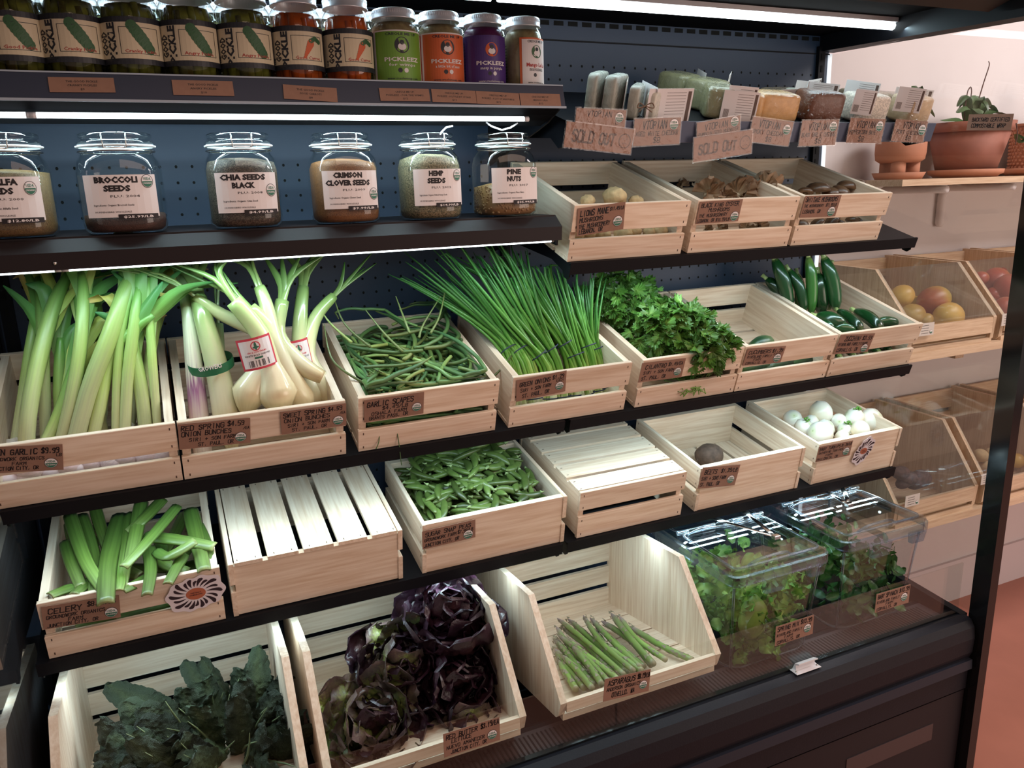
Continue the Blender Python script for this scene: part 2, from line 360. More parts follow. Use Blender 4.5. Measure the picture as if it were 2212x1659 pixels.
cpart('end_mirror',MB().box((XL-.03,-.2,.2),(XL,.6,2.2)),MIRROR,'smoked mirror lining the left end')
cpart('canopy',MB().box((XL-.03,-.02,2.135),(XR+.03,.6,2.30)),UNDER)
cpart('canopy_fascia',MB().prism([(-.20,2.12),(-.09,2.085),(-.02,2.12),(-.02,2.30),(-.20,2.30)],XL-.03,2.17),SHELFM,'brown black canopy front')
b=MB(); b.add([(2.2,.56,2.085),(2.275,.56,2.085),(2.275,-.24,2.058),(2.2,-.24,2.058),(2.2,.56,2.15),(2.275,.56,2.15),(2.275,-.24,2.15),(2.2,-.24,2.15)],[(0,1,2,3),(7,6,5,4),(0,4,5,1),(1,5,6,2),(2,6,7,3),(3,7,4,0)])
cpart('side_header',b,BLACK)
cpart('side_pane',MB().box((2.247,-.20,.30),(2.251,.545,2.075)),GLASSP,'clear glass end pane')
for ya,yb in ((-.262,-.205),):
    cpart('front_post',MB().box((2.232,ya,-.46),(2.268,yb,2.2)),BLACKG,'glossy black upright at the open corner')
cpart('edge_strip',MB().box((2.240,.548,.30),(2.258,.562,2.08)),emis('painted_edge_glow',(.75,.88,1.0),.55),'pale strip with painted LED glow where glass meets back')  # emission stands in for LED light caught by the pale edge frame
# deck, grille, front
cpart('deck_pan',MB().prism([(-.20,.262),(-.03,.262),(.02,.225),(.55,.215),(.55,.19),(-.20,.2)],XL,XR),BLACK)
gm=MB(); gm.box((XL,-.155,.262),(2.2,-.052,.268)); cpart('air_grille',gm,plain('grille_brown',(.055,.042,.045),.4),'slotted brown air grille')
gs=MB()
for i in range(200):
    x=XL+.02+i*.0126
    if x>2.17: break
    gs.box((x,-.142,.2681),(x+.0048,-.066,.2688))
o=cpart('grille_slots',gs,HOLE); o['kind']='stuff'
cpart('right_ledge',MB().prism([(-.2,.30),(.55,.355),(.55,.2),(-.2,.2)],2.205,2.232),BLACK)
cpart('front_body',MB().prism([(-.155,.262),(-.175,.292),(-.198,.300),(-.222,.293),(-.236,.272),(-.241,.235),(-.239,.185),(-.232,.165),(-.232,.05),(-.12,.05),(-.12,.2)],XL,2.222),BODY,'padded charcoal bumper front')
cpart('slate_band',MB().prism([(-.2,.158),(-.2425,.160),(-.2445,.128),(-.238,.122),(-.2,.122)],XL,2.222),BODYB,'slate rail along the front')
cpart('glass_channel',MB().box((XL,-.182,.270),(2.215,-.168,.3005)),BLACKG,'glossy black glass channel')
cpart('lower_panel',MB().box((XL,-.228,-.40),(2.222,-.21,.042)),plain('lower_panel_brown',(.014,.011,.014),.5,spec=.25))
cpart('kick_plate',MB().box((XL,-.18,-.46),(2.222,-.1,-.40)),BLACK)
o=cpart('vent_plate',MB().box((1.72,-.2300,-.10),(2.09,-.2275,-.04)),plain('vent_plate_brown',(.05,.035,.037),.3))
for a,b_ in ((XL+.002,.935),(.939,2.2)):
    cpart('front_glass',MB().box((a,-.1905,.285),(b_,-.1855,.478)),GLASSP,'low clear glass pane along the front')
# white handle clip on the bumper
hp=PZ(1750,1452,.3)
t=thing('white_bracket_handle','small white plastic pull bracket screwed on top of the black bumper','bracket',(hp.x,-.196,.300))
part('plate',MB().box((-.045,-.018,0),(.045,.012,.004),bev=.002),WHITE,t)
part('grip',MB().prism([(-.003,.003),(.012,.003),(.004,.024),(-.012,.030),(-.012,.026),(.000,.020)],-.035,.035),WHITE,t)
for x in (-.038,.038): part('screw',MB().lathe([(.004,.0045),(.003,.0062),(0,.0065)],8,mat=Matrix.Translation((x,-.008,0))),STEEL,t)
# ---------------------------------------------------------------- shelves
def led(parent,x0,x1,y,z,e=None,r=.007):
    for a,b in (((x0,x1),) if not isinstance(x0,list) else zip(x0,x1)):
        m=MB().tube([(a,y,z),(b,y,z)],r,8,up=(0,1,0)); m2=MB().tube([(a-.012,y,z),(a,y,z)],r*1.1,8,up=(0,1,0)).tube([(b,y,z),(b+.012,y,z)],r*1.1,8,up=(0,1,0))
        l=obj('led_tube',mesh('led_tube',m,LED),parent); l.matrix_parent_inverse=parent.matrix_world.inverted(); 
        q=obj('tube_cap',mesh('tube_cap',m2,WHITE),l)
def wparent(o,p): o.parent=p; o.matrix_parent_inverse=p.matrix_world.inverted(); return o
def shelf(label,x0,x1,mt,depth,lip=.030,br=((0,1))):
    t=thing('display_shelf',label,'shelf',mat=mt@Matrix.Translation((0,0,0)))
    t.matrix_world=mt
    part('tray',MB().box((x0,-.012,-.005),(x1,depth,-.0005)),BLACK,t)
    part('front_lip',MB().prism([(-.014,0.003),(-.014,-lip),(-.008,-lip),(-.008,.003)],x0,x1),BLACK,t)
    for x in (x0+.004,x1-.008):
        part('bracket',MB().prism([(-.006,-.004),(-.006,-.04),(.004,-.05),(.022,-.05),(.032,-.036),(.10,-.03),(depth,-.09),(depth,-.004)],x,x+.004),BLACK,t)
    return t
SPL=.95
def rowmat(r): return rowm(r,0)
sh=[]
s=shelf('sloped black shelf under the mushroom crates',.985,2.241,rowmat('M'),.44); 
s=shelf('sloped black shelf under the green garlic, onion and scape crates',-.335,SPL,rowmat('3'),.46); s['group']=''
del s['group']
s=shelf('sloped black shelf under the cilantro, cucumber and zucchini crates',.966,2.241,rowmat('3'),.46)
s=shelf('lowest sloped black shelf under the celery and snap pea crates',-.332,SPL,rowmat('4'),.42)
s=shelf('lowest sloped black shelf under the beet and turnip crates',.966,2.241,rowmat('4'),.42)
# flat seed-jar shelf
t=thing('display_shelf','level brown black shelf holding the six clip-top seed jars','shelf',(0,.1,1.588))
part('tray',MB().box((-.34,.03,-.006),(SPL-.005,.45,0)),SHELFM,t)
part('front_lip',MB().prism([(.035,.0),(-.002,-.028),(.001,-.062),(.012,-.062),(.012,-.03),(.035,-.012)],-.34,SPL),SHELFM,t)
part('tube_cover',MB().box((-.34,.012,-.061),(SPL-.02,.10,-.056)),BLACK,t)
part('bracket',MB().prism([(.0,-.028),(.01,-.075),(.04,-.07),(.12,-.05),(.45,-.12),(.45,-.01),(.03,-.006)],SPL-.012,SPL-.007),BLACK,t)
part('bolt',MB().lathe([(.004,0),(.004,.002),(0,.003)],8,mat=Matrix.Translation((-.165,.0,-.048))@Matrix.Rotation(PI/2,4,'X')),STEEL,t)
led(t,[-.335,-.145],[-.170,.93],.022,-.0640,r=.0032)
# pickle shelf
t=thing('display_shelf','upper left shelf with clear ticket rail holding the pickle jars','shelf',(0,.1,1.882))
part('tray',MB().box((-.34,.0,-.006),(.955,.45,0)),BLACK,t)
part('ticket_rail',MB().prism([(-.004,.008),(-.018,-.040),(-.015,-.042),(.0,-.006),(0,.006)],-.34,.955),plain('ticket_rail_slate',(.030,.040,.070),.5,spec=.3),t,label='slate plastic ticket rail')
part('rail_edge',MB().box((-.34,-.0225,-.0445),(.955,-.017,-.0395)).box((-.34,-.006,.0075),(.955,-.002,.0105)),plain('clear_rail_edge',(.35,.42,.50),.15),t)
part('under_box',MB().prism([(.0,-.006),(-.005,-.042),(.02,-.056),(.10,-.075),(.40,-.02),(.40,-.006)],-.34,.945),UNDER,t)
part('bracket',MB().prism([(.0,-.006),(.0,-.045),(.06,-.07),(.12,-.085),(.45,-.16),(.45,0)],.945,.95),BLACK,t)
led(t,[-.335,-.155],[-.172,.858],.012,-.0665,r=.0055)
part('cable',MB().tube([PY(u,v,.14)-V((0,.1,1.882)) for u,v in ((1050,264),(1062,273),(1084,281),(1102,276),(1118,266))],.0020,6),WHITE,t,label='thin white cable')
part('cable',MB().tube([PY(u,v,.14)-V((0,.1,1.882)) for u,v in ((951,291),(954,285),(964,275),(978,272))],.0020,6),WHITE,t,label='thin white cable')
# cheese shelf, sloped
ROW['C']=(.112,1.806,.29)
t=thing('display_shelf','upper right sloped shelf with grey ticket rail holding wrapped cheeses','shelf',mat=rowm('C',0))
part('tray',MB().box((.99,-.012,-.005),(2.241,.44,-.0005)),BLACK,t)
part('ticket_rail',MB().prism([(-.016,.010),(-.016,-.044),(-.010,-.046),(-.008,.010)],.99,2.241),plain('ticket_rail_blue',(.075,.095,.15),.4,spec=.3),t,label='blue grey ticket rail')
for x in (.99,2.232): part('bracket',MB().prism([(-.006,-.004),(.0,-.05),(.06,-.075),(.11,-.06),(.42,-.13),(.42,-.004)],x,x+.006),BLACK,t)
part('cable',MB().tube([(1.72,.42,-.02),(1.722,.42,-.6)],.003,6),WHITE,t,label='thin white cable')
# mounting lights: canopy tubes and tubes under every shelf
cm=thing('canopy_light','pair of long white led tubes under the canopy','light',(1.2,.25,2.125))
for a,b in ((-1.4,-.36),(-.34,1.0)):
    part('led_tube',MB().tube([(a,0,-.012),(b,0,-.012)],.0125,8,up=(0,1,0)),LED,cm)
part('fitting',MB().box((-1.42,-.02,-.004),(1.02,.02,.009)),WHITE,cm)
tube_light(-.2,2.2,.20,2.098,9,-22)
tube_light(-.30,.90,.13,1.800,7.5,30)
tube_light(1.02,2.2,.14,1.740,1.2)
tube_light(-.30,.90,.13,1.515,6.0,-6)
tube_light(1.02,2.2,.13,1.410,4.5)
tube_light(-.30,.92,.13,1.010,6.5,0)
tube_light(1.0,2.2,.13,1.010,6.5,0)
tube_light(-.30,.92,.15,.635,5.5)
tube_light(1.0,2.2,.15,.635,5.5)
# ================================================================ slatted pine crates
def crate_proto(label,full=False):
    """origin at the bottom front left corner; two solid boards left and right, slats front and back"""
    t=thing('pine_crate',label,'crate')
    th=.017; sl=.011
    for x in (0.003,W-.003-th): part('side_board',MB().box((x,sl,0 if full else .010),(x+th,D-sl,H-.002),ax=1),PINE,t)
    for y in (0,D-sl):
        part('slat',MB().box((0,y,H-.070),(W,y+sl,H),ax=0,bev=.0012),PINE,t)
        part('slat',MB().box((0,y,0),(W,y+sl,.060),ax=0,bev=.0012),PINE,t)
    n=5; p=D/n
    for i in range(n): part('bottom_board',MB().box((.021 if full else .001,i*p+.006+(.008 if i==0 else 0),0),(W-(.021 if full else .001),(i+1)*p-.006-(.008 if i==n-1 else 0),.0098),ax=0),PINE,t)
    nm=MB()
    for y,e in ((-.0004,1),(D+.0004,-1)):
        for x in (.012,W-.012):
            for z in (H-.013,H-.057,.050,.012): nm.box((x-.0012,min(y,y+.002*e),z-.003),(x+.0012,max(y,y+.002*e),z+.003))
    for i in range(n):
        for x in (.012,W-.012):
            for k in (.02,.06): nm.box((x-.003,i*p+k-.001,-.0004),(x+.003,i*p+k+.001,.001))
    part('nails',nm,NAIL,t)['kind']='stuff'
    return t
def cmat(row,x,w,kind,flip=False,dy=0):
    """kind a: slats face the front; kind b: solid board faces the front"""
    m=rowm(row,x,dy)
    if kind=='a':
        m=m@Matrix.Diagonal((w/W,1,1,1))
        if flip: m=m@Matrix.Translation((W,0,H))@Matrix.Rotation(PI,4,'Y')
    else:
        m=m@Matrix.Diagonal((w/D,1,1,1))
        m=m@Matrix.Translation((D,0,0))@Matrix.Rotation(PI/2,4,'Z')
        if flip: m=m@Matrix.Translation((W,0,H))@Matrix.Rotation(PI,4,'Y')
    return m
CR_=[('3',-.345,.0086,'a',0,'pine crate of green garlic at the left edge'),('3',.0122,.3688,'a',0,'pine crate holding red and white spring onion bunches'),
('3',.3988,.7528,'a',0,'pine crate full of tangled garlic scapes'),('3',.790,1.138,'a',0,'pine crate of bunched green onions'),
('3',1.1729,1.5139,'a',0,'pine crate overflowing with leafy cilantro'),('3',1.5191,1.8705,'a',0,'nearly empty pine crate with a few dark cucumbers'),
('3',1.8782,2.2352,'a',0,'pine crate of dark green zucchini at the glass end'),
('4',-.3067,.0588,'a',0,'pine crate of cut celery stalks with sunburst sticker'),('4',.0771,.4922,'b',1,'empty upside-down pine crate with slats running front to back, beside the celery'),
('4',.5447,.960,'b',0,'pine crate heaped with sugar snap peas'),('4',1.0011,1.3567,'a',1,'empty upside-down pine crate with boards running across, beside the snap peas'),
('4',1.4067,1.8128,'b',0,'almost empty pine crate holding one brown beet'),('4',1.8689,2.2836-.045,'b',0,'pine crate of white baby turnips with sunburst sticker'),
('M',.981,1.3339,'a',0,'pine crate of lions mane mushrooms'),('M',1.3565,1.7124,'a',0,'pine crate of ruffled oyster mushrooms'),('M',1.7253,2.076,'a',0,'pine crate of brown shiitake mushrooms')]
cp=None; CRATE={}
for i,(r,x0,x1,k,fl,lb) in enumerate(CR_):
    m=cmat(r,x0,x1-x0,k,fl)
    if cp is None: cp=crate_proto(lb); cp.matrix_world=m; q=cp; q['group']='small pine crates on the shelves'
    elif k=='b' and not fl:
        if not CRATE: CRATE['b']=crate_proto(lb,True); CRATE['b'].matrix_world=m; CRATE['b']['group']='small pine crates on the shelves'
        else: dup(CRATE['b'],m,lb,'small pine crates on the shelves')
    else: q=dup(cp,m,lb,'small pine crates on the shelves')
# ---------------------------------------------------------------- large angled bins
def bin_(label,x0,x1,prof,floor_y,nback=4,name='pine_bin',mat=None,group='angled pine bins on the case deck',front=.03):
    """prof: front bottom, front top, apex, back top, back bottom, all (y,z)"""
    mat=mat or PINE; fb,ft,ap,bt,bb=[V(p) for p in prof]
    t=thing(name,label,'bin',(x0,fb.x,bb.y),group=group); w=x1-x0; th=.018
    L=lambda p:(p.x-fb.x,p.y-bb.y)
    poly=[L(fb+V((.012,0))),L(fb+V((0,.012))),L(ft),L(ap),L(bt),L(bb)]
    for x in (0,w-th): part('side_panel',MB().prism(poly,x,x+th,g0=2),mat,t)
    y0,z0=L(ft); f0=L(fb); part('front_board',MB().box((th,y0+.001,z0-front),(w-th,y0+.013,z0)),mat,t)
    part('front_rail',MB().box((.012,f0[0]-.003,f0[1]-.004),(w-.012,f0[0]+.012,f0[1]+.014)),mat,t)
    B=V(L(bb)); T=V(L(bt)); d=T-B; h=d.length
    for i in range(nback):
        a=B+d*(i/nback)+d.normalized()*(.010 if i else 0); b=B+d*((i+1)/nback)-d.normalized()*.0095; n=V((-.012,0))
        m=MB(); n2=V((d.y,-d.x)).normalized()*-.012
        pl=[tuple(a),tuple(b),tuple(b+n2),tuple(a+n2)]; part('back_slat',m.prism(pl,th,w-th,g0=1 if 0 else 0),mat,t)
    F=V(f0)+V((.012,.010)); G=B+V((0,.004)); d=G-F
    for i in range(4):
        a=F+d*(i/4)+d.normalized()*.003; b=F+d*((i+1)/4)-d.normalized()*.003
        part('floor_slat',MB().prism([tuple(a),tuple(b),tuple(b+V((0,.010))),tuple(a+V((0,.010)))],th,w-th,g0=0),mat,t)
    return t
BP=[(-.125,.335),(-.140,.390),(.040,.606),(.44,.575),(.445,.243)]
bin_('large angled pine bin of dark kale at the far left of the deck',-.312,.183,BP,0)
bin_('large angled pine bin of red butter lettuce',.2137,.709,BP,0)
bin_('large angled pine bin with loose asparagus',.804,1.304,BP,0)
# wall bins
for z,l0 in ((1.047,'upper'),(.375,'lower')):
    t=thing('wall_shelf',('%s long oak wall shelf under the angled fruit and vegetable bins'%l0),'shelf',(2.35,.23,z))
    part('board',MB().box((0,-.01,-.028),(4.6,.515,0),ax=0),OAKW,t)
    for x in (.35,1.25,2.1): part('bracket',MB().prism([(.05,-.028),(.05,-.06),(.40,-.06),(.45,-.10),(.45,-.19),(.51,-.19),(.51,-.028)],x,x+.045),OAKW if z>1 else WALLM,t)
WB=lambda z,h:[(.235,z+.002),(.228,z+.095),(.40,z+h),(.735,z+h+.006),(.735,z+.002)]
for i,(x0,x1,z,h,lb) in enumerate([(2.384,2.832,1.047,.284,'oak bin of mangoes nearest the case on the upper wall shelf'),(2.862,3.31,1.047,.284,'oak bin of red mangoes right of the yellow mango bin'),
    (2.395,2.845,.375,.322,'oak bin of dark roots nearest the case on the lower wall shelf'),(2.885,3.335,.375,.322,'oak bin of potatoes beside the post on the lower wall shelf'),(3.375,3.825,.375,.322,'oak bin of orange fruit beyond the post on the lower wall shelf'),(3.34,3.79,1.047,.284,'oak bin beyond the post on the upper wall shelf')]):
    bt=bin_(lb,x0,x1,WB(z,h),0,3,'wall_bin',OAKW,'angled oak bins along the wall',.06)
    w=x1-x0; a=V((.2275,z+.10)); b=V((.398,z+h)); d=(b-a).normalized(); n=V((-d.y,d.x))*.003
    bo=V((.235,z+.002)); q=[tuple(p-bo) for p in (a+n*.4,b+n*.4,b+n,a+n)]
    part('flap_pane',MB().prism(q,.006,w-.006),ACRY,bt,label='clear hinged lid')
# planter shelf
t=thing('planter_shelf','pale oak board on round-edged white brackets carrying terracotta pots','shelf',(2.482,.40,1.645))
part('board',MB().box((0,0,-.023),(4.4,.345,0),ax=0),OAKW,t)
for x in (.26,.64,1.6,2.5):
    part('bracket',MB().tube([(x,.02,-.040),(x,.30,-.040),(x,.325,-.055),(x,.332,-.08),(x,.332,-.19),(x,.332,-.205)],[.014,.016,.018,.018,.018,.010],8,flat=1.0),WALLM,t)
# ================================================================ produce helpers
def lerp(a,b,t): return a+(b-a)*t
def bez(p,n):
    """smooth path through points"""
    p=[V(q) for q in p]
    if len(p)==2: return [p[0].lerp(p[1],i/n) for i in range(n+1)]
    out=[]; m=len(p)-1; k=max(1,n//m)
    for i in range(m):
        a=p[max(i-1,0)];b=p[i];c=p[i+1];d=p[min(i+2,m)]
        for j in range(k):
            t=j/k; out.append(.5*((2*b)+(c-a)*t+(2*a-5*b+4*c-d)*t*t+(3*b-a-3*c+d)*t**3))
    out.append(p[-1]); return out
def rlist(vals,n):
    return [ (lambda x:(vals[int(x)]*(1-(x-int(x)))+vals[min(int(x)+1,len(vals)-1)]*(x-int(x))))(i/(n-1)*(len(vals)-1)) for i in range(n)]
def PT(l): return [PY(u,v,y) for u,v,y in l]
def ribbon(mb,pts,w,m=0,c0=0,c1=1,fold=.35,side=None,seg=10):
    pts=bez(pts,seg); k=len(pts); vs=[];cc=[];g=[]
    sd=V(side) if side else V((U(-1,1),U(-.4,.4),U(-.3,.3)))
    for i,p in enumerate(pts):
        t=(pts[min(i+1,k-1)]-pts[max(i-1,0)]).normalized(); e=(sd-t*sd.dot(t)); e=e.normalized() if e.length>.01 else t.orthogonal().normalized(); nn=t.cross(e)
        f=i/(k-1); ww=w*(min(1,.55+f*1.6) if f<.5 else max(.02,(1-f)*2)**.6)
        for a in (-1,-.5,0,.5,1): vs.append(p+e*(ww*.5*a)+nn*(abs(a)*ww*fold)); cc.append(lerp(c0,c1,f)); g.append((f*.3,a*.02,0))
    fs=[(i*5+j,i*5+j+1,i*5+j+6,i*5+j+5) for i in range(k-1) for j in range(4)]
    mb.add(vs,fs,m,g,cc,True)
def single(name,label,cat,mb,mats,group=None,org=None):
    o=V(org) if org is not None else sum((V(q) for q in mb.v),V((0,0,0)))/len(mb.v)
    ob=obj(name,mesh(name,mb,mats,org=o)); ob.location=o; return tag(ob,label,cat,group)
def root(name,label,cat,org,group=None): return thing(name,label,cat,V(org),group=group)
def wpart(name,mb,mats,t,label=None):
    return obj(name,mesh(name,mb,mats,org=t.location),t,label=label)
def CRT(row,u,v,dz):
    y,z,t=ROW[row]; up=V((0,-math.sin(t),math.cos(t))); return PP(u,v,V((0,y,z))+up*dz,up)
def crinkle(L,Wd,A=.02,fr=6,nz=.008,nf=40,nu=14,nv=10,curl=.3,seed=0,pw=.8,cup=.2,n2=0,f2=1):
    """crinkled leaf growing along +x from the origin, normal +z"""
    mb=MB(); sd=V((seed*7.1,seed*3.3,seed))
    def f(a,b):
        s=(b-.5)*2; wd=Wd*.5*(math.sin(PI*min(1,a*.93+.07))**pw*.95+.05*(1-a)); x=a*L; y=s*wd
        z=curl*L*a*a+cup*abs(s)**2*wd+A*abs(s)**1.7*math.sin(fr*2*PI*a+s*2+seed)*min(1,a*4)
        p=V((x,y,z)); n=NZ.noise_vector(p*nf+sd); q=V((n.x*.5,n.y*.5,n.z))*nz
        if n2: q+=NZ.noise_vector(p*f2+sd)*n2
        return p+q
    mb.grid(f,nu,nv,0,c=lambda a,b:min(1,abs(b-.5)*1.6*.55+a*.45))
    return mb
def align(x,n):
    """matrix whose x axis is x and whose z axis is near n"""
    x=V(x).normalized(); y=V(n).cross(x).normalized(); z=x.cross(y); return Matrix((x,y,z)).transposed().to_4x4()
# ================================================================ green garlic
GARL=ramp('garlic_stalk',[(0,(.72,.62,.50)),(.14,(.68,.68,.42)),(.38,(.42,.56,.16)),(.65,(.16,.36,.07)),(1,(.05,.20,.05))],.38,nz=.05,streak=.35,trans=.10)
GARLY=ramp('garlic_leaf_yellow',[(0,(.42,.56,.18)),(.45,(.40,.52,.10)),(.8,(.62,.55,.14)),(1,(.58,.44,.20))],.45,nz=.08,streak=.35,trans=.2)
GARLG=ramp('garlic_leaf_green',[(0,(.42,.56,.22)),(.35,(.18,.40,.08)),(1,(.05,.22,.07))],.42,nz=.08,streak=.4,trans=.2)
BULB=ramp('garlic_bulb',[(0,(.50,.34,.26)),(.25,(.80,.70,.68)),(.6,(.70,.52,.56)),(1,(.78,.74,.62))],.45,nz=.16,streak=.4)
def garlic(pts,rad,leaves,i):
    P=[]
    for k,q in enumerate(pts): P.append(PY(*q))
    y,z,t=ROW['3']; b=P[0]; zf=z+(b.y-y)*math.tan(t)+.032
    b.z=max(b.z,zf+.004)
    r=root('green_garlic','stalk of fresh green garlic standing in the left crate','garlic',b,'green garlic stalks in the left crate')
    path=bez(P,14); mb=MB().tube(path,rlist([rad*.95,rad,rad*1.05,rad*.95,rad*.55],len(path)),9,c=[lerp(.08,.75,(j/(len(path)-1))) for j in range(len(path))]); wpart('stem',mb,GARL,r)
    bl=MB().lathe([(.003,-.030),(.018,-.026),(.031,-.008),(.031,.008),(.020,.024),(rad,.036)],12,mat=Matrix.Translation(b)); wpart('bulb',bl,BULB,r)
    wpart('roots',MB().lathe([(.001,-.036),(.010,-.034),(.011,-.024)],8,mat=Matrix.Translation(b)),BULB,r)
    dirv=(P[-1]-P[-2]).normalized()
    for k in range(leaves+2):
        f=U(.62,.98); a=path[int(f*(len(path)-1))]; L=U(.12,.25)
        sdv=V((U(-1,1),U(-.25,.35),U(.1,.5))); e=a+dirv*L*.5+sdv*L*.30; e2=a+dirv*L*.8+sdv*L*.75+V((0,0,-L*U(0,.45)))
        if e2.y>.52: e2.y=.52
        if e2.z>1.52: e2.z=1.52-U(0,.02)
        lm=MB(); ribbon(lm,[a-dirv*.02,a+dirv*L*.2+sdv*.012,e,e2],U(.022,.038),fold=.25,side=(U(.5,1),U(-.3,.3),U(-.3,.3))); wpart('leaf',lm,GARLY if random.random()<.3 else GARLG,r)
GS=[([(58,1000,.16),(60,900,.17),(88,760,.24),(120,650,.30),(150,590,.34)],.0165,3),([(70,1010,.15),(130,890,.19),(170,760,.24)],.013,2),
([(118,1010,.16),(150,880,.17),(172,760,.2),(180,640,.25),(175,590,.28)],.0135,3),([(150,1005,.15),(190,850,.17),(240,720,.20),(275,620,.24),(300,580,.27)],.0185,3),
([(190,1000,.16),(215,880,.17),(245,760,.20),(330,680,.2)],.0135,2),([(250,1000,.15),(252,850,.17),(262,720,.20),(292,600,.24)],.0095,3),
([(268,990,.15),(275,830,.17),(290,700,.20),(300,620,.23)],.0125,2),([(320,985,.15),(306,850,.17),(288,760,.20),(280,700,.22)],.0150,2),
([(345,985,.15),(332,820,.17),(325,720,.20),(318,600,.24)],.0095,3),([(100,990,.20),(95,820,.24),(90,700,.30),(82,600,.38)],.012,3),
([(215,980,.22),(225,820,.26),(215,700,.31),(200,600,.36)],.0115,3),([(310,980,.22),(320,800,.26),(340,680,.30),(350,600,.36)],.0115,3),
([(140,990,.22),(128,850,.25),(130,730,.29)],.0125,2),([(30,985,.24),(50,850,.28),(70,720,.32),(90,640,.38)],.011,2),
([(235,985,.19),(205,850,.22),(180,720,.27),(160,600,.34)],.011,2),([(285,985,.24),(300,780,.28),(290,660,.33),(265,590,.40)],.010,2)]
for i,(p,r,l) in enumerate(GS): garlic(p,r,l,i)
for u,v in ((20,1040),(60,1035),(115,1022),(163,1013)):
    b=PY(u,v,.145); single('garlic_bulb','loose pinkish garlic bulb seen through the gap of the left crate','garlic',MB().ico(b,(.027,.025,.022),0,2,.5,.004,40),BULB,'loose garlic bulbs in the gap of the left crate')
# ================================================================ spring onions
ONW=ramp('onion_stalk',[(0,(.66,.50,.26)),(.12,(.76,.64,.38)),(.28,(.74,.68,.46)),(.45,(.56,.60,.30)),(.62,(.30,.44,.14)),(1,(.08,.24,.05))],.22,nz=.04,streak=.10,coat=.6,trans=.08)
ONR=ramp('red_onion_stalk',[(0,(.66,.52,.46)),(.18,(.70,.60,.54)),(.30,(.26,.09,.20)),(.36,(.66,.60,.48)),(.52,(.56,.60,.40)),(.7,(.30,.42,.18)),(1,(.09,.22,.07))],.32,nz=.10,streak=.4,coat=.2)
def onion(t,path,rad,mat,leaves=3,ll=(.12,.2),c1=.8):
    P=bez(PT(path),16); n=len(P); wpart('onion_stalk',MB().tube(P,rlist(rad,n),14,c=[j/(n-1)*c1 for j in range(n)]),mat,t)
    d=(P[-1]-P[-3]).normalized()
    for k in range(leaves):
        L=U(*ll); s=V((U(-1,1),U(-.3,.3),U(-.2,.4)))*.5; a=P[-2]; e2=a+d*L+s*L
        if e2.z>1.52: e2.z=1.52
        lm=MB(); q=bez([a-d*.01,a+d*L*.4+s*L*.15,e2],8); lm.tube(q,rlist([rad[-1]*.8,rad[-1]*.75,rad[-1]*.55,.002],len(q)),8,flat=.45,c=[lerp(.5,1,j/(len(q)-1)) for j in range(len(q))]); wpart('leaf',lm,mat,t)
t=root('red_onion_bunch','bunch of purple streaked red spring onions with a green band','onion bunch',PY(450,975,.16))
onion(t,[(440,1000,.165),(430,900,.18),(418,780,.21),(408,690,.24),(400,640,.27)],[.020,.022,.019,.015,.013],ONR,3)
onion(t,[(505,990,.15),(490,900,.165),(465,780,.19),(440,690,.22),(428,640,.25)],[.006,.031,.025,.021,.018],ONW,3)
onion(t,[(500,975,.20),(490,880,.22),(475,780,.24),(470,700,.27)],[.012,.016,.014,.013],ONR,2)
c=PY(456,785,.195); rb=MB(); n=22
for i in range(n): pass
rb.lathe([(.049,-.011),(.050,0),(.049,.011)],28,mat=Matrix.Translation(c)@Matrix.Rotation(.25,4,'X')@Matrix.Rotation(-.12,4,'Y')@Matrix.Diagonal((1,.86,1,1)))
wpart('rubber_band',rb,plain('green_band',(.01,.16,.07),.4),t,label='dark green band printed GROWERS')
bw=MB(); bend=lambda p:c+V((.0512*math.sin(p.x/.0512),-.0440*math.cos(p.x/.0512)-.0015,p.y-.001+p.x*.12)); type_(bw,'GROWERS',-.005,-.004,.010,.052,0,.02,0,fn=bend); wpart('band_lettering',bw,PAPER,t)
def tagcard(t,c,w,h,rot,curve=.05,org='sweet'):
    cr=curve; m=Matrix.Translation(c)@Matrix.Rotation(rot,4,'Y'); fn=lambda p:m@V((cr*math.sin((p.x-w/2)/cr),-cr*math.cos((p.x-w/2)/cr)-p.z,p.y-h/2))
    a=MB(); rect(a,0,0,w,h,0,0,fn,8); rect(a,w*.06,h*.07,w*.94,h*.93,1,.0006,fn,8); x=wpart('label_wrap',a,[REDP,PAPER],t,label='red edged white farm label')
    b=MB(); disc(b,w*.5,h*.74,w*.13,None,0,.0010,18,fn=fn,inner=.80); disc(b,w*.5,h*.74,w*.035,h*.13,1,.0011,10,fn=fn); disc(b,w*.5,h*.70,w*.09,h*.03,1,.0011,10,fn=fn)
    type_(b,'SIRI & SON FARMS',w*.5,h*.53,h*.05,w*.52,0,.01,.001,fn); type_(b,'WHITE BULB ONIONS',w*.5,h*.43,h*.055,w*.7,2,.01,.001,fn); rect(b,w*.4,h*.34,w*.62,h*.40,1,.001,fn,2)
    for k in range(26):
        if random.random()<.62: rect(b,w*(.22+k*.023),h*.10,w*(.22+k*.023)+w*.014,h*.30,2,.001,fn)
    y=obj('print',mesh('print',b,[REDP,GREENP,INK],org=t.location),x)
t=root('white_onion_bunch','bunch of fat white bulb onions with red edged label at the front','onion bunch',PY(580,900,.15))
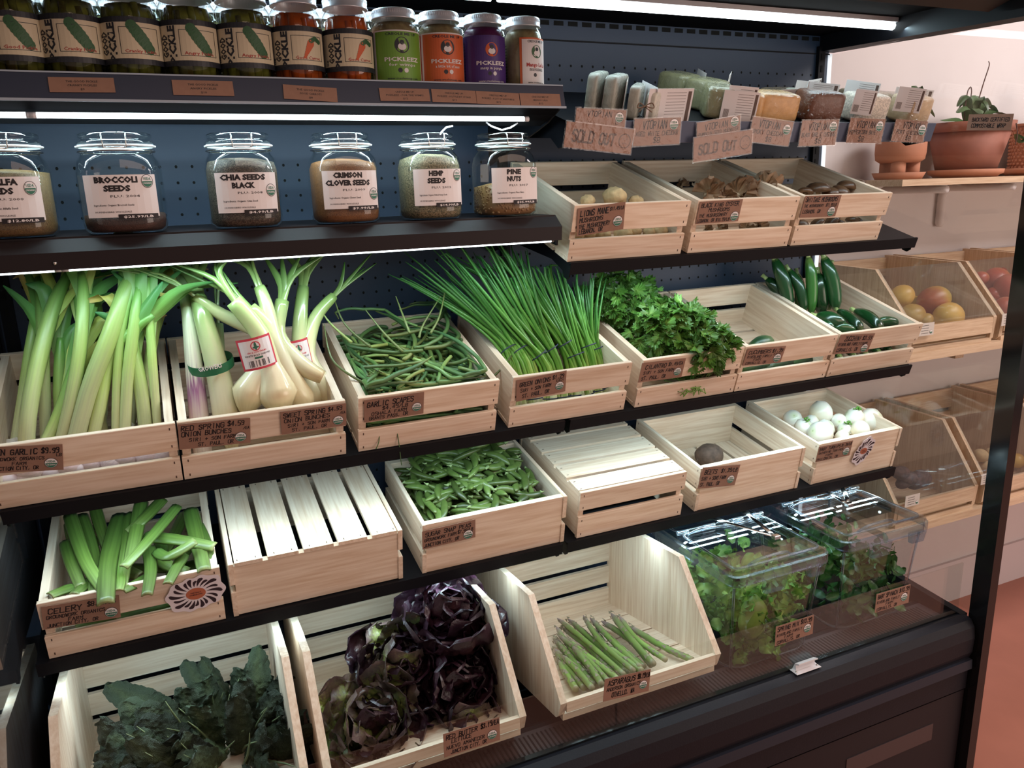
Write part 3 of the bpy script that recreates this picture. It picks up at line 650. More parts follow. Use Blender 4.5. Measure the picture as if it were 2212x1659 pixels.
for pth,rd in (([(532,895,.145),(540,850,.145),(568,790,.15),(585,720,.17),(540,665,.19)],[.010,.041,.022,.020,.016]),([(605,900,.13),(598,850,.13),(583,790,.14),(560,720,.155),(505,650,.17)],[.012,.047,.026,.021,.019]),
  ([(665,895,.15),(650,860,.15),(618,800,.15),(590,730,.165),(575,660,.20),(560,620,.22)],[.016,.032,.023,.020,.016,.013]),([(697,815,.14),(668,800,.15),(632,770,.17),(600,720,.20),(610,650,.23)],[.016,.020,.021,.018,.016]),([(640,880,.19),(620,820,.2),(600,740,.2),(480,680,.22),(420,640,.23)],[.02,.03,.02,.015,.010])):
    onion(t,pth,rd,ONW,4,(.12,.22),.62)
tagcard(t,PY(556,763,.108)+V((0,.048,0)),.083,.072,-.16)
t2=root('white_onion_bunch','second bunch of white bulb onions half hidden at the crate right side','onion bunch',PY(660,860,.2))
for pth,rd in (([(690,900,.20),(668,850,.2),(650,780,.22),(648,700,.25),(655,620,.29)],[.012,.036,.022,.018,.014]),([(720,885,.19),(700,840,.2),(665,770,.22),(680,690,.26),(720,640,.29)],[.012,.03,.02,.016,.012])):
    onion(t2,pth,rd,ONW,4,(.12,.2),.72)
tagcard(t2,PY(649,768,.172)+V((0,.028,0)),.062,.075,-.12,.03)
for u,v in ((455,1005),(520,1005)):
    pass
# ================================================================ garlic scapes
SCM=ramp('garlic_scape',[(0,(.32,.36,.10)),(.35,(.12,.22,.06)),(.8,(.045,.125,.045)),(1,(.28,.30,.08))],.4,nz=.03,var=.3)
m3=rowm('3',.3988); m3i=m3.inverted()
for i in range(200):
    x=U(.05,.31); y=U(.04,.35); lay=i/200; hz=.03+.105*lay+.03*math.exp(-((x-.18)/.12)**2-((y-.2)/.14)**2)*lay
    if i>175: hz+=.02
    a=U(0,2*PI) if random.random()<.4 else random.choice((.3,-.3,2.8,3.4))+U(-.5,.5); k0=U(-16,16); L=U(.26,.46); n=16; pts=[]; p=V((x,y,hz)); th=a; pz=U(-.15,.15)
    if abs(k0)<4: k0*=2.5
    k1=U(-10,10)
    for j in range(n):
        pts.append(p.copy()); th+=(k0+(k1-k0)*j/n)*L/n; p+=V((math.cos(th),math.sin(th),pz+(U(-.1,.1))))*(L/n)
        for ax,lo,hi in ((0,.026,.326),(1,.022,.38)):
            if p[ax]<lo: p[ax]=lo+ .002; th+=.5; 
            if p[ax]>hi: p[ax]=hi-.002; th+=.5
        p.z=min(max(p.z,.016),hz+.028)
    r=U(.0040,.0060); c0=U(0,.35)
    pw=[m3@q for q in bez(pts,32)]
    ob=single('garlic_scape','curly green garlic scape tangled in its crate','garlic scape',MB().tube(pw,rlist([r*.9,r,r,r*1.1,r*.8,r*.3],len(pw)),6,c=[lerp(c0,.95,(j/len(pw))) for j in range(len(pw))]),SCM,'garlic scapes tangled in the crate')
for pl in ([(690,665),(715,700),(760,740)],[(720,640),(745,700),(800,750)],[(855,640),(870,680),(885,720)],[(952,640),(915,700),(905,730)],[(965,610),(950,680),(930,720)],[(1110,760),(1080,800),(1045,830)],[(700,700),(720,780),(790,830)],[(790,670),(830,720),(870,760)]):
    pp=bez([PY(u,v,.30-(v-640)*.0009) for u,v in pl],14); single('garlic_scape','long thin scape tip poking out above the tangle','garlic scape',MB().tube(pp,rlist([.001,.0028,.0038],len(pp)),6,c=[.9]*len(pp)),SCM,'scape tips poking out of the crate')
for pl in ([(857,930),(862,960),(866,995),(868,1005)],[(820,935),(818,955),(812,970)]):
    pp=bez([PY(u,v,.098) for u,v in pl],10); single('garlic_scape','thin scape thread hanging out of the crate front gap','garlic scape',MB().tube(pp,.0012,5,c=[.6]*len(pp)),SCM,'scape threads hanging from the gap')
# ================================================================ green onions
GON=ramp('green_onion',[(0,(.78,.74,.60)),(.10,(.74,.74,.46)),(.20,(.40,.52,.12)),(.40,(.13,.33,.04)),(1,(.045,.20,.045))],.33,nz=.03,streak=.3,trans=.08)
RBB=plain('blue_rubber_band',(.015,.02,.06),.5)
GB=[[(1128,880,.15),(1110,780,.19),(1040,690,.27),(900,590,.36)],[(1155,878,.15),(1135,780,.18),(1070,690,.25),(935,545,.34)],[(1185,875,.15),(1175,790,.17),(1105,690,.22),(1000,530,.32)],[(1215,872,.15),(1200,780,.17),(1135,670,.22),(1070,530,.30)],
 [(1240,870,.16),(1228,770,.18),(1170,660,.23),(1118,535,.30)],[(1268,862,.15),(1250,790,.165),(1210,690,.21),(1150,560,.27)],[(1290,858,.16),(1275,770,.18),(1245,680,.22),(1222,580,.27)],[(1315,850,.17),(1290,770,.2),(1270,700,.22),(1262,600,.25)],[(1200,860,.2),(1180,740,.24),(1130,640,.28),(1040,560,.34)]]
for bi,bp in enumerate(GB):
    P=PT(bp); t=root('green_onion_bunch','rubber banded bunch of green onions standing in its crate','onion bunch',P[0],'green onion bunches in the crate')
    path=bez(P,12); n=len(path)
    for k in range(17):
        a=U(0,2*PI); rr=U(.2,1)*.022; o=V((math.cos(a)*rr,math.sin(a)*rr*.7,0)); sp=V((U(-1,1),U(-.5,.3),U(-.3,.3)))*.095; r=U(.0050,.0080); kk=U(.88,1.12)
        pts=[q+o*(1 if f<.55 else 1+(f-.55))+sp*max(0,f-.35)**1.6*1.6 for f,q in ((j/(n-1)*kk,path[min(n-1,int(j*kk))]) for j in range(n))]
        for q in pts:
            q.y=min(q.y,.46)
            if q.x>.94: q.z=min(q.z,1.445)
            else: q.z=min(q.z,1.52)
        f0=[0,.7,1,1,1,1,1,.95,.9,.8,.6,.25]
        wpart('onion',MB().tube(pts,[r*1.5*.9,r*1.5]+rlist([r,r,r*.9,r*.9,r*.7,r*.15],n-2),7,flat=.8,c=[j/(n-1) for j in range(n)]),GON,t)
    for f in (.16,.42):
        q=path[int(f*(n-1))]; d=(path[int(f*(n-1))+1]-q).normalized(); mm=Matrix.Translation(q)@align(d,(1,0,0))@Matrix.Rotation(PI/2,4,'Y')
        wpart('rubber_band',MB().lathe([(.0265,-.0016),(.0275,0),(.0265,.0016)],16,mat=mm@Matrix.Diagonal((1,.8,1,1)) if 0 else mm),RBB,t)
# ================================================================ cilantro
CIL=ramp('cilantro_leaf',[(0,(.20,.33,.06)),(.5,(.095,.23,.035)),(1,(.055,.15,.03))],.42,nz=.05,var=.22,trans=.25)
CILS=plain('cilantro_stem',(.16,.34,.06),.45)
cl=[]
for k in range(6):
    mb=MB(); R=1; vs=[V((0,0,0))]; n=27; 
    for i in range(n+1):
        a=lerp(-2.3,2.3,i/n); lob=.62+.38*abs(math.cos(a*1.5))**.7; rr=lob*(1+.13*math.cos(i*PI))*(1+U(-.07,.07)); vs.append(V((rr*math.cos(a)*.5+.18,rr*math.sin(a)*.5,.10*rr*math.sin(a*4+k)+U(-.03,.03)-.15*rr*rr*(k%3-1))))
    vs[0]=V((.02,0,.03)); mb.add(vs,[(0,i,i+1) for i in range(1,n+1)],0,c=[.0]+[U(.4,.9) for _ in range(n+1)],smooth=False); cl.append(mesh('leaf',mb,CIL))
for ci,(u,v,y,rx,ry,rz,nl,lb) in enumerate(((1340,650,.34,.115,.10,.085,230,'bright green cilantro bunch at the back of its crate'),(1440,712,.21,.130,.10,.09,270,'leafy cilantro bunch in the middle of its crate'),(1512,748,.13,.105,.075,.070,190,'cilantro bunch spilling over the front of its crate'))):
    cpt=PY(u,v,y); t=root('cilantro_bunch',lb,'herb bunch',cpt)
    sm=MB()
    for k in range(nl):
        d=V((U(-1,1),U(-1.2,.6),U(-.8,1))).normalized(); f=U(.55,1.0)**.5; p=V((d.x*rx*f,d.y*ry*f,d.z*rz*f))
        s=U(.036,.060); mt=align(V((U(-1,1),U(-1,.2),U(-1,.3)))+d*.4,d+V((U(-.5,.5),U(-.6,.2),U(-.1,.6)))); mt.translation=p
        o=obj('leaf',cl[k%6],t); o.matrix_local=mt@Matrix.Scale(s,4)
        if k%4==0: sm.tube([V((0,.02,-rz*.6)),p*.6+V((0,0,-.01)),p],.0012,4)
    for k in range(12): sm.tube([V((U(-.02,.02),0,-rz)),V((U(-.05,.05),U(-.04,.0),-rz*.4)),V((U(-.06,.06),U(-.05,.02),0))],.0016,4)
    o=obj('stems',mesh('stems',sm,CILS),t); o['kind']='stuff'
cs=PY(1475,830,.12); sm=MB()
for k in range(26): sm.tube([cs+V((U(-.07,.08),.03,U(-.02,.03))),cs+V((U(-.07,.08),0,U(-.02,.02))),cs+V((U(-.03,.06),-.03,-U(.005,.03)))],.0014,4)
single('cilantro_stems','loose cilantro stems poking out of the crate gap','herb stems',sm,CILS)['kind']='stuff'
# ================================================================ cucumbers, zucchini
CUC=ramp('cucumber_skin',[(0,(.05,.12,.03)),(.5,(.012,.045,.020)),(1,(.10,.16,.05))],.35,nz=.12,sc=90,bump=.15,var=.12)
ZUC=ramp('zucchini_skin',[(0,(.30,.36,.12)),(.06,(.18,.28,.08)),(.12,(.012,.065,.016)),(.9,(.008,.045,.012)),(1,(.16,.20,.07))],.22,nz=.05,sc=160,coat=.3,var=.25)
ZUCL=ramp('zucchini_pale',[(0,(.34,.42,.16)),(.1,(.20,.36,.08)),(.3,(.05,.18,.03)),(1,(.03,.12,.02))],.22,nz=.05,sc=160,coat=.3)
def gourd(name,label,cat,a,b,r,mat,grp,bend=.01,stem=True):
    a,b=V(a),V(b); mid=(a+b)/2+V((U(-bend,bend),0,bend)); P=bez([a,mid,b],12); n=len(P); t=root(name,label,cat,a,grp)
    wpart('body',MB().tube(P,rlist([r*.42,r*.70,r*.92,r,r,r*.97,r*.8,r*.25],n),10,c=[lerp(.06,1,j/(n-1)) for j in range(n)]),mat,t)
    if stem:
        d=(P[0]-P[1]).normalized(); q=[P[0]-d*.004,P[0]+d*.008,P[0]+d*.020]; wpart('stem',MB().tube(q,[r*.45,r*.33,r*.42],6,c=[.0]*3),ZUCL,t)
g='cucumbers in the nearly empty crate'
gourd('cucumber','dark cucumber lying on top at the front of the crate','cucumber',CRT('3',1622,765,.045),CRT('3',1668,738,.065),.027,CUC,None,stem=False)
for k,(u0,v0,u1,v1) in enumerate(((1600,800,1670,790),(1650,800,1740,780),(1700,790,1780,775),(1640,805,1700,795))):
    gourd('cucumber','cucumber lying low, seen through the gap of its crate','cucumber',PY(u0,v0,.15),PY(u1,v1,.17),.023,CUC,g,stem=False)
g='zucchini leaning at the back of their crate'
for u0,v0,u1,v1,y0,y1,r,m in ((1673,560,1706,668,.37,.33,.0235,ZUC),(1704,583,1738,675,.36,.31,.019,ZUC),(1722,592,1726,672,.39,.36,.018,ZUCL),(1746,556,1752,680,.33,.31,.0195,ZUCL),(1766,590,1776,680,.33,.31,.0265,ZUC),(1780,556,1806,672,.31,.28,.0245,ZUC),(1795,575,1790,670,.36,.33,.02,ZUC),(1656,602,1690,650,.40,.36,.019,ZUC)):
    gourd('zucchini','glossy dark zucchini standing on end at the crate back' if m is ZUC else 'paler green zucchini standing on end at the crate back','zucchini',PY(u0,v0,y0),PY(u1,v1,y1),r,m,g if m is ZUC else 'paler standing zucchini',.012)
for u0,v0,u1,v1,r,dz in ((1765,683,1826,706,.025,.125),(1812,672,1862,712,.019,.13),(1848,672,1904,712,.022,.135),(1893,697,1940,700,.018,.12),(1800,708,1850,718,.018,.115),(1775,700,1800,716,.02,.11)):
    gourd('zucchini','dark zucchini lying at the front of its crate','zucchini',CRT('3',u0,v0,dz),CRT('3',u1,v1,dz),r,ZUC,'zucchini lying at the front of their crate',.006)
for k,u in enumerate((1815,1845,1872,1900,1925)):
    a=PY(u,770-k*3,.145); gourd('zucchini','zucchini end seen in the gap of its crate','zucchini',a,a+V((.03,.16,.05)),.017,ZUC,'zucchini ends in the crate gap',.0,stem=True)
# ================================================================ celery
CEL=ramp('celery_stalk',[(0,(.40,.43,.18)),(.10,(.19,.27,.08)),(.5,(.125,.215,.04)),(1,(.08,.175,.035))],.35,nz=.05,streak=.85,trans=.10,var=.15)
def celery(pl,w,dz,lab=0):
    P=bez([CRT('4',u,v,d) for (u,v),d in zip(pl,rlist(dz,len(pl)))],12); n=len(P); vs=[];cc=[];g=[]; K=9; mb=MB()
    for i,p in enumerate(P):
        t_=(P[min(i+1,n-1)]-P[max(i-1,0)]).normalized(); up=V((0,-.5,.86)); e=t_.cross(up).normalized(); nn=e.cross(t_); f=i/(n-1); ww=w*lerp(1,.72,abs(f-.2))
        for j in range(K):
            a=lerp(-1.25,1.25,j/(K-1)); vs.append(p+e*(math.sin(a)*ww)+nn*(math.cos(a)*ww*.7-ww*.35+.0012*(j%2))); cc.append(lerp(.95,.03,f)); g.append((f*.25,a*.006,0))
        for j in range(K):
            a=lerp(1.15,-1.15,j/(K-1)); vs.append(p+e*(math.sin(a)*ww*.72)+nn*(math.cos(a)*ww*.40-ww*.35)); cc.append(lerp(.8,.0,f)); g.append((f*.25,a*.006,.01))
    k=2*K; fs=[(i*k+j,i*k+(j+1)%k,(i+1)*k+(j+1)%k,(i+1)*k+j) for i in range(n-1) for j in range(k)]+[tuple(range(k))[::-1],tuple((n-1)*k+j for j in range(k))]
    fs=fs[:-2]+[(j,k-1-j,k-2-j,j+1) for j in range(K-1)]+[((n-1)*k+j,(n-1)*k+j+1,(n-1)*k+k-2-j,(n-1)*k+k-1-j) for j in range(K-1)]
    mb.add(vs,fs,0,g,cc,True); single('celery_stalk','cut celery stalk heaped in its crate','celery',mb,CEL,'cut celery stalks in the crate')
G=lambda l:[(u/2.4578,1040+v/2.4578) for u,v in l]
for l,w,dz in (([(1000,500),(700,560),(420,580)],.016,[.05,.05,.05]),([(1080,430),(900,460),(600,450)],.016,[.06,.06,.05]),([(980,170),(900,330),(800,480)],.017,[.09,.08,.07]),([(700,190),(500,330),(420,480)],.016,[.10,.08,.06]),([(1060,250),(980,380),(900,500)],.016,[.09,.09,.08]),
 ([(370,175),(455,420),(570,600)],.0175,[.17,.165,.15]),([(430,180),(500,420),(500,600)],.018,[.16,.14,.14]),([(505,140),(540,260),(600,420)],.016,[.17,.15,.13]),([(640,180),(575,420),(560,650)],.024,[.165,.16,.165]),([(700,170),(680,330),(640,560)],.019,[.17,.16,.15]),
 ([(750,110),(720,280),(690,420)],.019,[.19,.18,.16]),([(860,95),(760,200),(680,270)],.017,[.19,.19,.175]),([(940,130),(780,320),(655,455)],.015,[.20,.19,.18]),([(770,290),(950,310),(1140,345)],.018,[.165,.17,.165]),([(1010,150),(1045,300),(1085,475)],.021,[.17,.16,.15]),([(1050,230),(1100,350),(1115,450)],.016,[.16,.15,.14]),
 ([(830,370),(900,395),(1035,315)],.015,[.165,.18,.19]),([(975,390),(940,450),(890,545)],.015,[.16,.16,.165]),([(790,350),(800,470),(780,605)],.016,[.155,.16,.17]),([(350,320),(380,430),(430,560)],.017,[.145,.15,.14]),([(480,520),(440,560),(395,600)],.016,[.13,.14,.15]),([(390,560),(330,580),(265,605)],.015,[.135,.145,.155]),
 ([(800,500),(720,545),(650,580)],.015,[.13,.14,.15]),([(640,420),(640,520),(630,580)],.014,[.15,.155,.155]),([(370,220),(400,340),(480,470)],.016,[.13,.13,.12]),([(850,330),(870,430),(1000,480)],.018,[.12,.12,.10]),([(560,300),(620,430),(740,500)],.018,[.12,.11,.10]),
 ([(980,640),(800,650),(700,690)],.013,[.03,.03,.03]),([(700,700),(560,720),(400,770)],.014,[.025,.025,.025]),([(880,650),(700,700),(620,730)],.012,[.03,.03,.03])):
    celery(G(l),w,dz)
# ================================================================ sugar snap peas
POD=ramp('pea_pod',[(0,(.16,.20,.06)),(.5,(.066,.110,.024)),(1,(.105,.15,.038))],.33,nz=.10,sc=110,var=.25)
PODT=plain('pea_calyx',(.22,.30,.12),.6)
pods=[]
for k in range(6):
    L=U(.088,.105); bd=U(.006,.014)*(1 if k%2 else -1); P=[V((L*(i/12-.5),bd*math.sin(PI*i/12)*1.4,0)) for i in range(13)]
    r=[.0015,.006,.0088,.0102,.0106,.0112,.0108,.0113,.0108,.0104,.0090,.0056,.001]
    mb=MB().tube(P,r,10,flat=.68,up=(0,0,1),c=[.9,.7,.5,.45,.5,.4,.55,.4,.5,.5,.6,.7,.9])
    tp=MB().tube([P[-1]-V((.006,0,0)),P[-1]+V((.001,0,0)),P[-1]+V((.007,.002,.001))],[.0058,.0024,.0012],5)
    pods.append((mesh('snap_pea',mb,POD),mesh('calyx',tp,PODT)))
m4=rowm('4',.5447); proto=[]
for i in range(290):
    lay=i/290; x=U(.042,.378); y=U(.046,.318)
    if lay>.80: x=U(.07,.35); y=U(.10,.32)
    h=.060+.088*min(1,lay*1.15)+(.045*math.exp(-((x-.21)/.13)**2-((y-.24)/.10)**2))*lay
    e=min(x-.0,.415-x,y,.353-y); a=U(0,2*PI); 
    if e<.05: a=(0 if min(y,.353-y)<min(x,.415-x) else PI/2)+U(-.3,.3)
    mt=m4@TM((x,y,h),U(-.9,.9),U(-.32,.32),a,U(.9,1.12)); k=i%6
    o=obj('snap_pea',pods[k][0]); o.matrix_world=mt; tag(o,'plump green sugar snap pea pod heaped in its crate','snap pea','sugar snap peas heaped in the crate')
    c_=obj('calyx',pods[k][1],o)
# ================================================================ beet, turnips
BEET=plain('beet_skin',(.10,.062,.045),.75,nz=.35,sc=60,bump=.5)
b=CRT('4',1531,984,.045); t=root('beet','single round earthy brown beet in its crate','beet',b)
wpart('body',MB().ico(b,(.047,.043,.040),0,3,.5,.006,30),BEET,t); wpart('crown',MB().tube([b+V((.04,0,.008)),b+V((.052,0,.012))],[.010,.007],8),plain('beet_crown',(.20,.12,.07),.8),t)
wpart('tap_root',MB().tube([b-V((.040,0,0)),b-V((.055,.003,.012))],[.005,.001],6),BEET,t)
TUR=ramp('turnip_skin',[(0,(.80,.60,.36)),(.3,(.86,.78,.62)),(.6,(.86,.84,.76)),(1,(.60,.70,.36))],.3,nz=.05,sc=40,coat=.2,var=.03)
LEAFT=plain('turnip_top',(.10,.26,.03),.5)
Cz=lambda u,v:(1250+u/2.2994,540+v/2.2994)
for k,(u,v,r,dz,tf) in enumerate(((1203,808,60,.125,0),(1063,840,46,.095,0),(1155,858,40,.10,0),(1115,882,46,.105,1),(1292,850,38,.11,0),(1368,832,50,.125,1),(1452,845,60,.115,0),(1225,885,46,.10,0),(1200,915,64,.115,0),(1400,893,48,.11,0),(1322,892,36,.095,1),(1310,930,38,.08,0),(1130,800,40,.04,0),(1350,900,40,.04,0),(1250,870,45,.04,0),(1180,890,45,.04,0))):
    p=CRT('4',*Cz(u,v),dz); rr=r/2.2994*(p-CAM).dot(CF)/FL
    t=root('turnip','smooth white baby turnip in its crate','turnip',p,'white baby turnips in the crate'); rt=Matrix.Rotation(U(0,6),4,'Z')@Matrix.Rotation(U(.5,1.5),4,'X')
    mb=MB().lathe([(.001,-rr*1.02),(rr*.35,-rr*.90),(rr*.8,-rr*.55),(rr*1.03,0),(rr*.88,rr*.5),(rr*.45,rr*.82),(rr*.12,rr*.86),(.001,rr*.84)],16,mat=Matrix.Translation(p)@rt); wpart('root_bulb',mb,TUR,t)
    wpart('tail',MB().tube([rt@V((0,0,-rr))+p,rt@V((0,.004,-rr*1.25))+p],[.0022,.0004],5,c=[.3,.3]),TUR,t)
    if tf:
        mb=MB()
        for j in range(9):
            d=V((U(-1,1),U(-1,.3),U(.3,1.3))).normalized(); q=p+V((0,-.01,rr*.8)); mb.tube([q,q+d*.010],.0015,4); mb.ico(q+d*.013,(.005,.004,.003),0,1,0,.002,300)
        wpart('leaf_stub',mb,LEAFT,t)
# ================================================================ asparagus
ASP=ramp('asparagus_spear',[(0,(.30,.30,.18)),(.08,(.19,.27,.07)),(.6,(.16,.26,.055)),(.78,(.20,.25,.10)),(.88,(.30,.23,.22)),(1,(.26,.17,.19))],.38,nz=.03,var=.12)
ASB=plain('asparagus_bract',(.23,.20,.13),.6)
fa=V((0,-.125,.36)); fb_=V((0,.44,.27)); fn_=(V((1,0,0)).cross(fb_-fa)).normalized()
AZ=lambda u,v,dz:PP(1100+u/3.4625,1180+v/3.4625,fa+fn_*dz,fn_)
SP=[([(860,960),(560,700),(360,540)],.034),([(700,1000),(480,790),(350,600)],.020),([(740,1010),(560,820),(365,665)],.032),([(640,1040),(470,850),(335,690)],.020),([(560,1060),(430,900),(345,770)],.019),([(500,1070),(430,960),(375,850)],.018),
([(880,940),(620,700),(440,545)],.022),([(930,930),(690,720),(555,520)],.045),([(980,905),(780,720),(605,535)],.036),([(1010,900),(820,740),(685,620)],.022),([(1060,890),(900,700),(690,560)],.020),([(1080,880),(900,680),(760,500)],.040),([(1170,850),(950,690),(825,525)],.028),([(1370,850),(1150,750),(890,595)],.014),
([(800,980),(600,760),(400,610)],.018),([(900,950),(760,790),(620,610)],.022),([(820,1000),(560,800),(420,690)],.028),([(620,1060),(500,920),(400,820)],.034),([(760,960),(640,800),(560,680)],.014),([(990,930),(870,850),(720,740)],.030),([(690,1030),(600,900),(470,740)],.036)]
for l,dz in SP:
    P=bez([AZ(u,v,dz+(.004 if j==1 else 0)) for j,(u,v) in enumerate(l)],16); n=len(P); r=U(.0075,.0098); t=root('asparagus_spear','green asparagus spear with purple tip on the bin floor','asparagus',P[0],'asparagus spears on the bin floor')
    wpart('stalk',MB().tube(P,rlist([r*.95,r,r,r,r*.98,r*.98,r*1.02,r*.85,r*.2],n),9,c=[j/(n-1) for j in range(n)]),ASP,t)
    mb=MB()
    for j in range(2,n-1,2 if j<n-5 else 1):
        d=(P[min(j+1,n-1)]-P[j-1]).normalized(); 
        for q in range(2 if j<n-5 else 4):
            a=U(0,2*PI); e=d.orthogonal().normalized(); e=Matrix.Rotation(a,3,d)@e; f=d.cross(e); b0=P[j]+e*r*1.0; mb.add([b0-f*r*.55,b0+f*r*.55,b0+d*r*1.9+e*.0012],[(0,1,2)],0)
    wpart('bracts',mb,ASB,t)['kind']='stuff'
# ================================================================ kale
KAL=ramp('kale_leaf',[(0,(.16,.19,.09)),(.22,(.065,.085,.032)),(.6,(.028,.043,.020)),(1,(.034,.050,.030))],.48,nz=.16,sc=110,bump=1.0,var=.3)
KST=plain('kale_stem',(.22,.28,.14),.5)
km=[]
for k in range(7):
    mb=crinkle(1,.40+U(-.04,.08),.035,U(3,5),.07,3,60,32,U(-.7,.5),k+1,.42,U(-.7,-.1),.022,26); km.append((mesh('leaf',mb,KAL),mesh('leaf_rib',MB().tube([(0,0,-.01),(.35,0,.03),(.7,0,.12*1),(.95,0,.2)],[.022,.016,.010,.003],6),KST)))
kb=V((-.02,.10,.33))
kt=root('kale_bunch','heap of dark crinkled kale leaves in the far left bin','kale',kb)
KL=[(235,1640),(260,1600),(300,1560),(340,1520),(400,1510),(440,1500),(460,1490),(490,1480),(520,1470),(540,1500),(560,1530),(590,1510),(605,1550),(600,1600),(520,1570),(440,1570),(360,1590),(310,1630),(290,1660),(360,1650),(420,1640),(480,1620),(540,1630),(590,1640),(330,1690),(430,1700),(510,1690),(580,1700),(260,1700),(300,1600),(350,1560),(480,1530),(560,1560),(400,1620),(460,1660),(530,1600),(250,1660),(320,1720),(390,1680),(560,1660),(600,1720),(470,1730)]
for i,(u,v) in enumerate(KL):
    y=.24-(v-1480)*.0011+U(-.02,.02); tip=PY(u,v,y); base=tip+V(((.03-tip.x)*U(.3,.6),U(.02,.08),-U(.13,.19))); base.z=max(base.z,.30); base.x=min(max(base.x,-.25),.12); d=tip-base; L=max(.20,d.length*1.2)
    nrm=V((U(-.6,.6),-1,U(.1,.9))); m=align(d,nrm)@Matrix.Rotation(U(-.4,.4),4,'X')@Matrix.Scale(L,4); m.translation=base-kb
    k=i%7; o=obj('leaf',km[k][0],kt); o.matrix_local=m; q=obj('leaf_rib',km[k][1],o)
# ================================================================ lettuces
LRD=ramp('red_lettuce_leaf',[(0,(.10,.12,.03)),(.25,(.050,.018,.018)),(.6,(.020,.007,.013)),(1,(.028,.010,.020))],.34,nz=.16,sc=28,bump=.3,var=.3,coat=.12)
LGR=ramp('green_red_lettuce_leaf',[(0,(.30,.36,.10)),(.4,(.22,.27,.07)),(.62,(.13,.10,.07)),(1,(.08,.035,.055))],.38,nz=.30,sc=24,bump=.25,var=.2,coat=.1,trans=.1)
lm_=[[mesh('leaf',crinkle(1,U(1.05,1.35),.09,U(3,5),.15,4.0,26,24,cu,k*3+q,.36,.5,.045,14),mt) for k,cu in enumerate((.1,.35,.6,.8,.5,.25))] for q,mt in enumerate((LRD,LGR))]
def lettuce(label,c,R,ax,nl,kinds,open_=.9,sq=1.0):
    t=root('lettuce_head',label,'lettuce',c); A=align((1,0,0),ax) if abs(V(ax).normalized().x)<.9 else Matrix.Identity(4)
    for i in range(nl):
        f=i/nl; phi=i*2.399; tilt=lerp(open_,.15,f)*PI/2; L=R*lerp(1.15,.75,f)
        d=V((math.cos(phi)*math.sin(tilt),math.sin(phi)*math.sin(tilt),math.cos(tilt)*sq)); n=V((-math.cos(phi)*math.cos(tilt),-math.sin(phi)*math.cos(tilt),math.sin(tilt)))
        m=A@align(d,n)@Matrix.Scale(L,4); m.translation=A@V((0,0,-R*.35+f*R*.25))+V((math.cos(phi),math.sin(phi),0))*R*.10*(1-f)
        o=obj('leaf',lm_[kinds(i)][i%6],t); o.matrix_local=m
    wpart('core',MB().ico(c-V(ax).normalized()*R*.3,R*.35,0,2,.1),LGR,t)
lettuce('green and purple mottled lettuce head at the lower left of its bin',PY(800,1580,.02),.135,(-.2,-.6,.8),22,lambda i:1 if i%5 else 0,1.0)
lettuce('dark red lettuce head lying low at the right of its bin',PY(1000,1570,.03),.135,(.3,-.6,.7),20,lambda i:0 if i%5 else 1,1.0)
lettuce('dark red lettuce head in the middle with pale outer leaves',PY(860,1440,.13),.125,(-.5,-.6,.5),20,lambda i:0 if i%3 else 1,1.0)
lettuce('largest dark purple butter lettuce standing upright at the back of its bin',PY(965,1370,.15),.150,(.0,-.35,1),34,lambda i:0,.85,1.25)
lettuce('dark purple lettuce head under the upright one',PY(975,1470,.09),.145,(.25,-.7,.5),22,lambda i:0,1.0)
# ================================================================ mushrooms
LM=plain('lions_mane',(.60,.42,.22),.8,nz=.15,sc=60,bump=.8)
OY=ramp('oyster_mushroom',[(0,(.66,.50,.34)),(.5,(.46,.31,.19)),(1,(.30,.18,.11))],.65,nz=.12,sc=60,bump=.3)
SH=ramp('shiitake_cap',[(0,(.24,.13,.06)),(.5,(.075,.035,.018)),(1,(.16,.09,.045))],.4,nz=.3,sc=40,bump=.2,coat=.2)
SHS=plain('shiitake_stem',(.42,.30,.18),.75,nz=.2)
Dz=lambda u,v:(1200+u/2.1858,100+v/2.1858)
ci=0
for u,v,r,dz in ((285,712,64,.118),(508,705,38,.112),(158,733,38,.108),(380,740,40,.100),(160,888,38,None),(222,890,38,None),(322,885,48,None),(376,872,42,None),(440,882,40,None),(490,876,48,None),(110,900,30,None)):
    p=CRT('M',*Dz(u,v),dz) if dz else PY(*Dz(u,v),.168)
    rr=r/2.1858*(p-CAM).dot(CF)/FL; mb=MB()
    for j in range(4): mb.ico(p+V((U(-1,1),U(-1,1),U(-.4,.5)))*rr*.35,(rr*U(.7,.85),rr*U(.6,.8),rr*.72),0,3,.5,rr*.16,150)
    single('lions_mane_mushroom','shaggy pale lions mane mushroom lying in its crate' if dz else 'pale lions mane mushroom seen through the front gap','mushroom',mb,LM,'lions mane mushrooms on top' if dz else 'lions mane mushrooms in the gap')
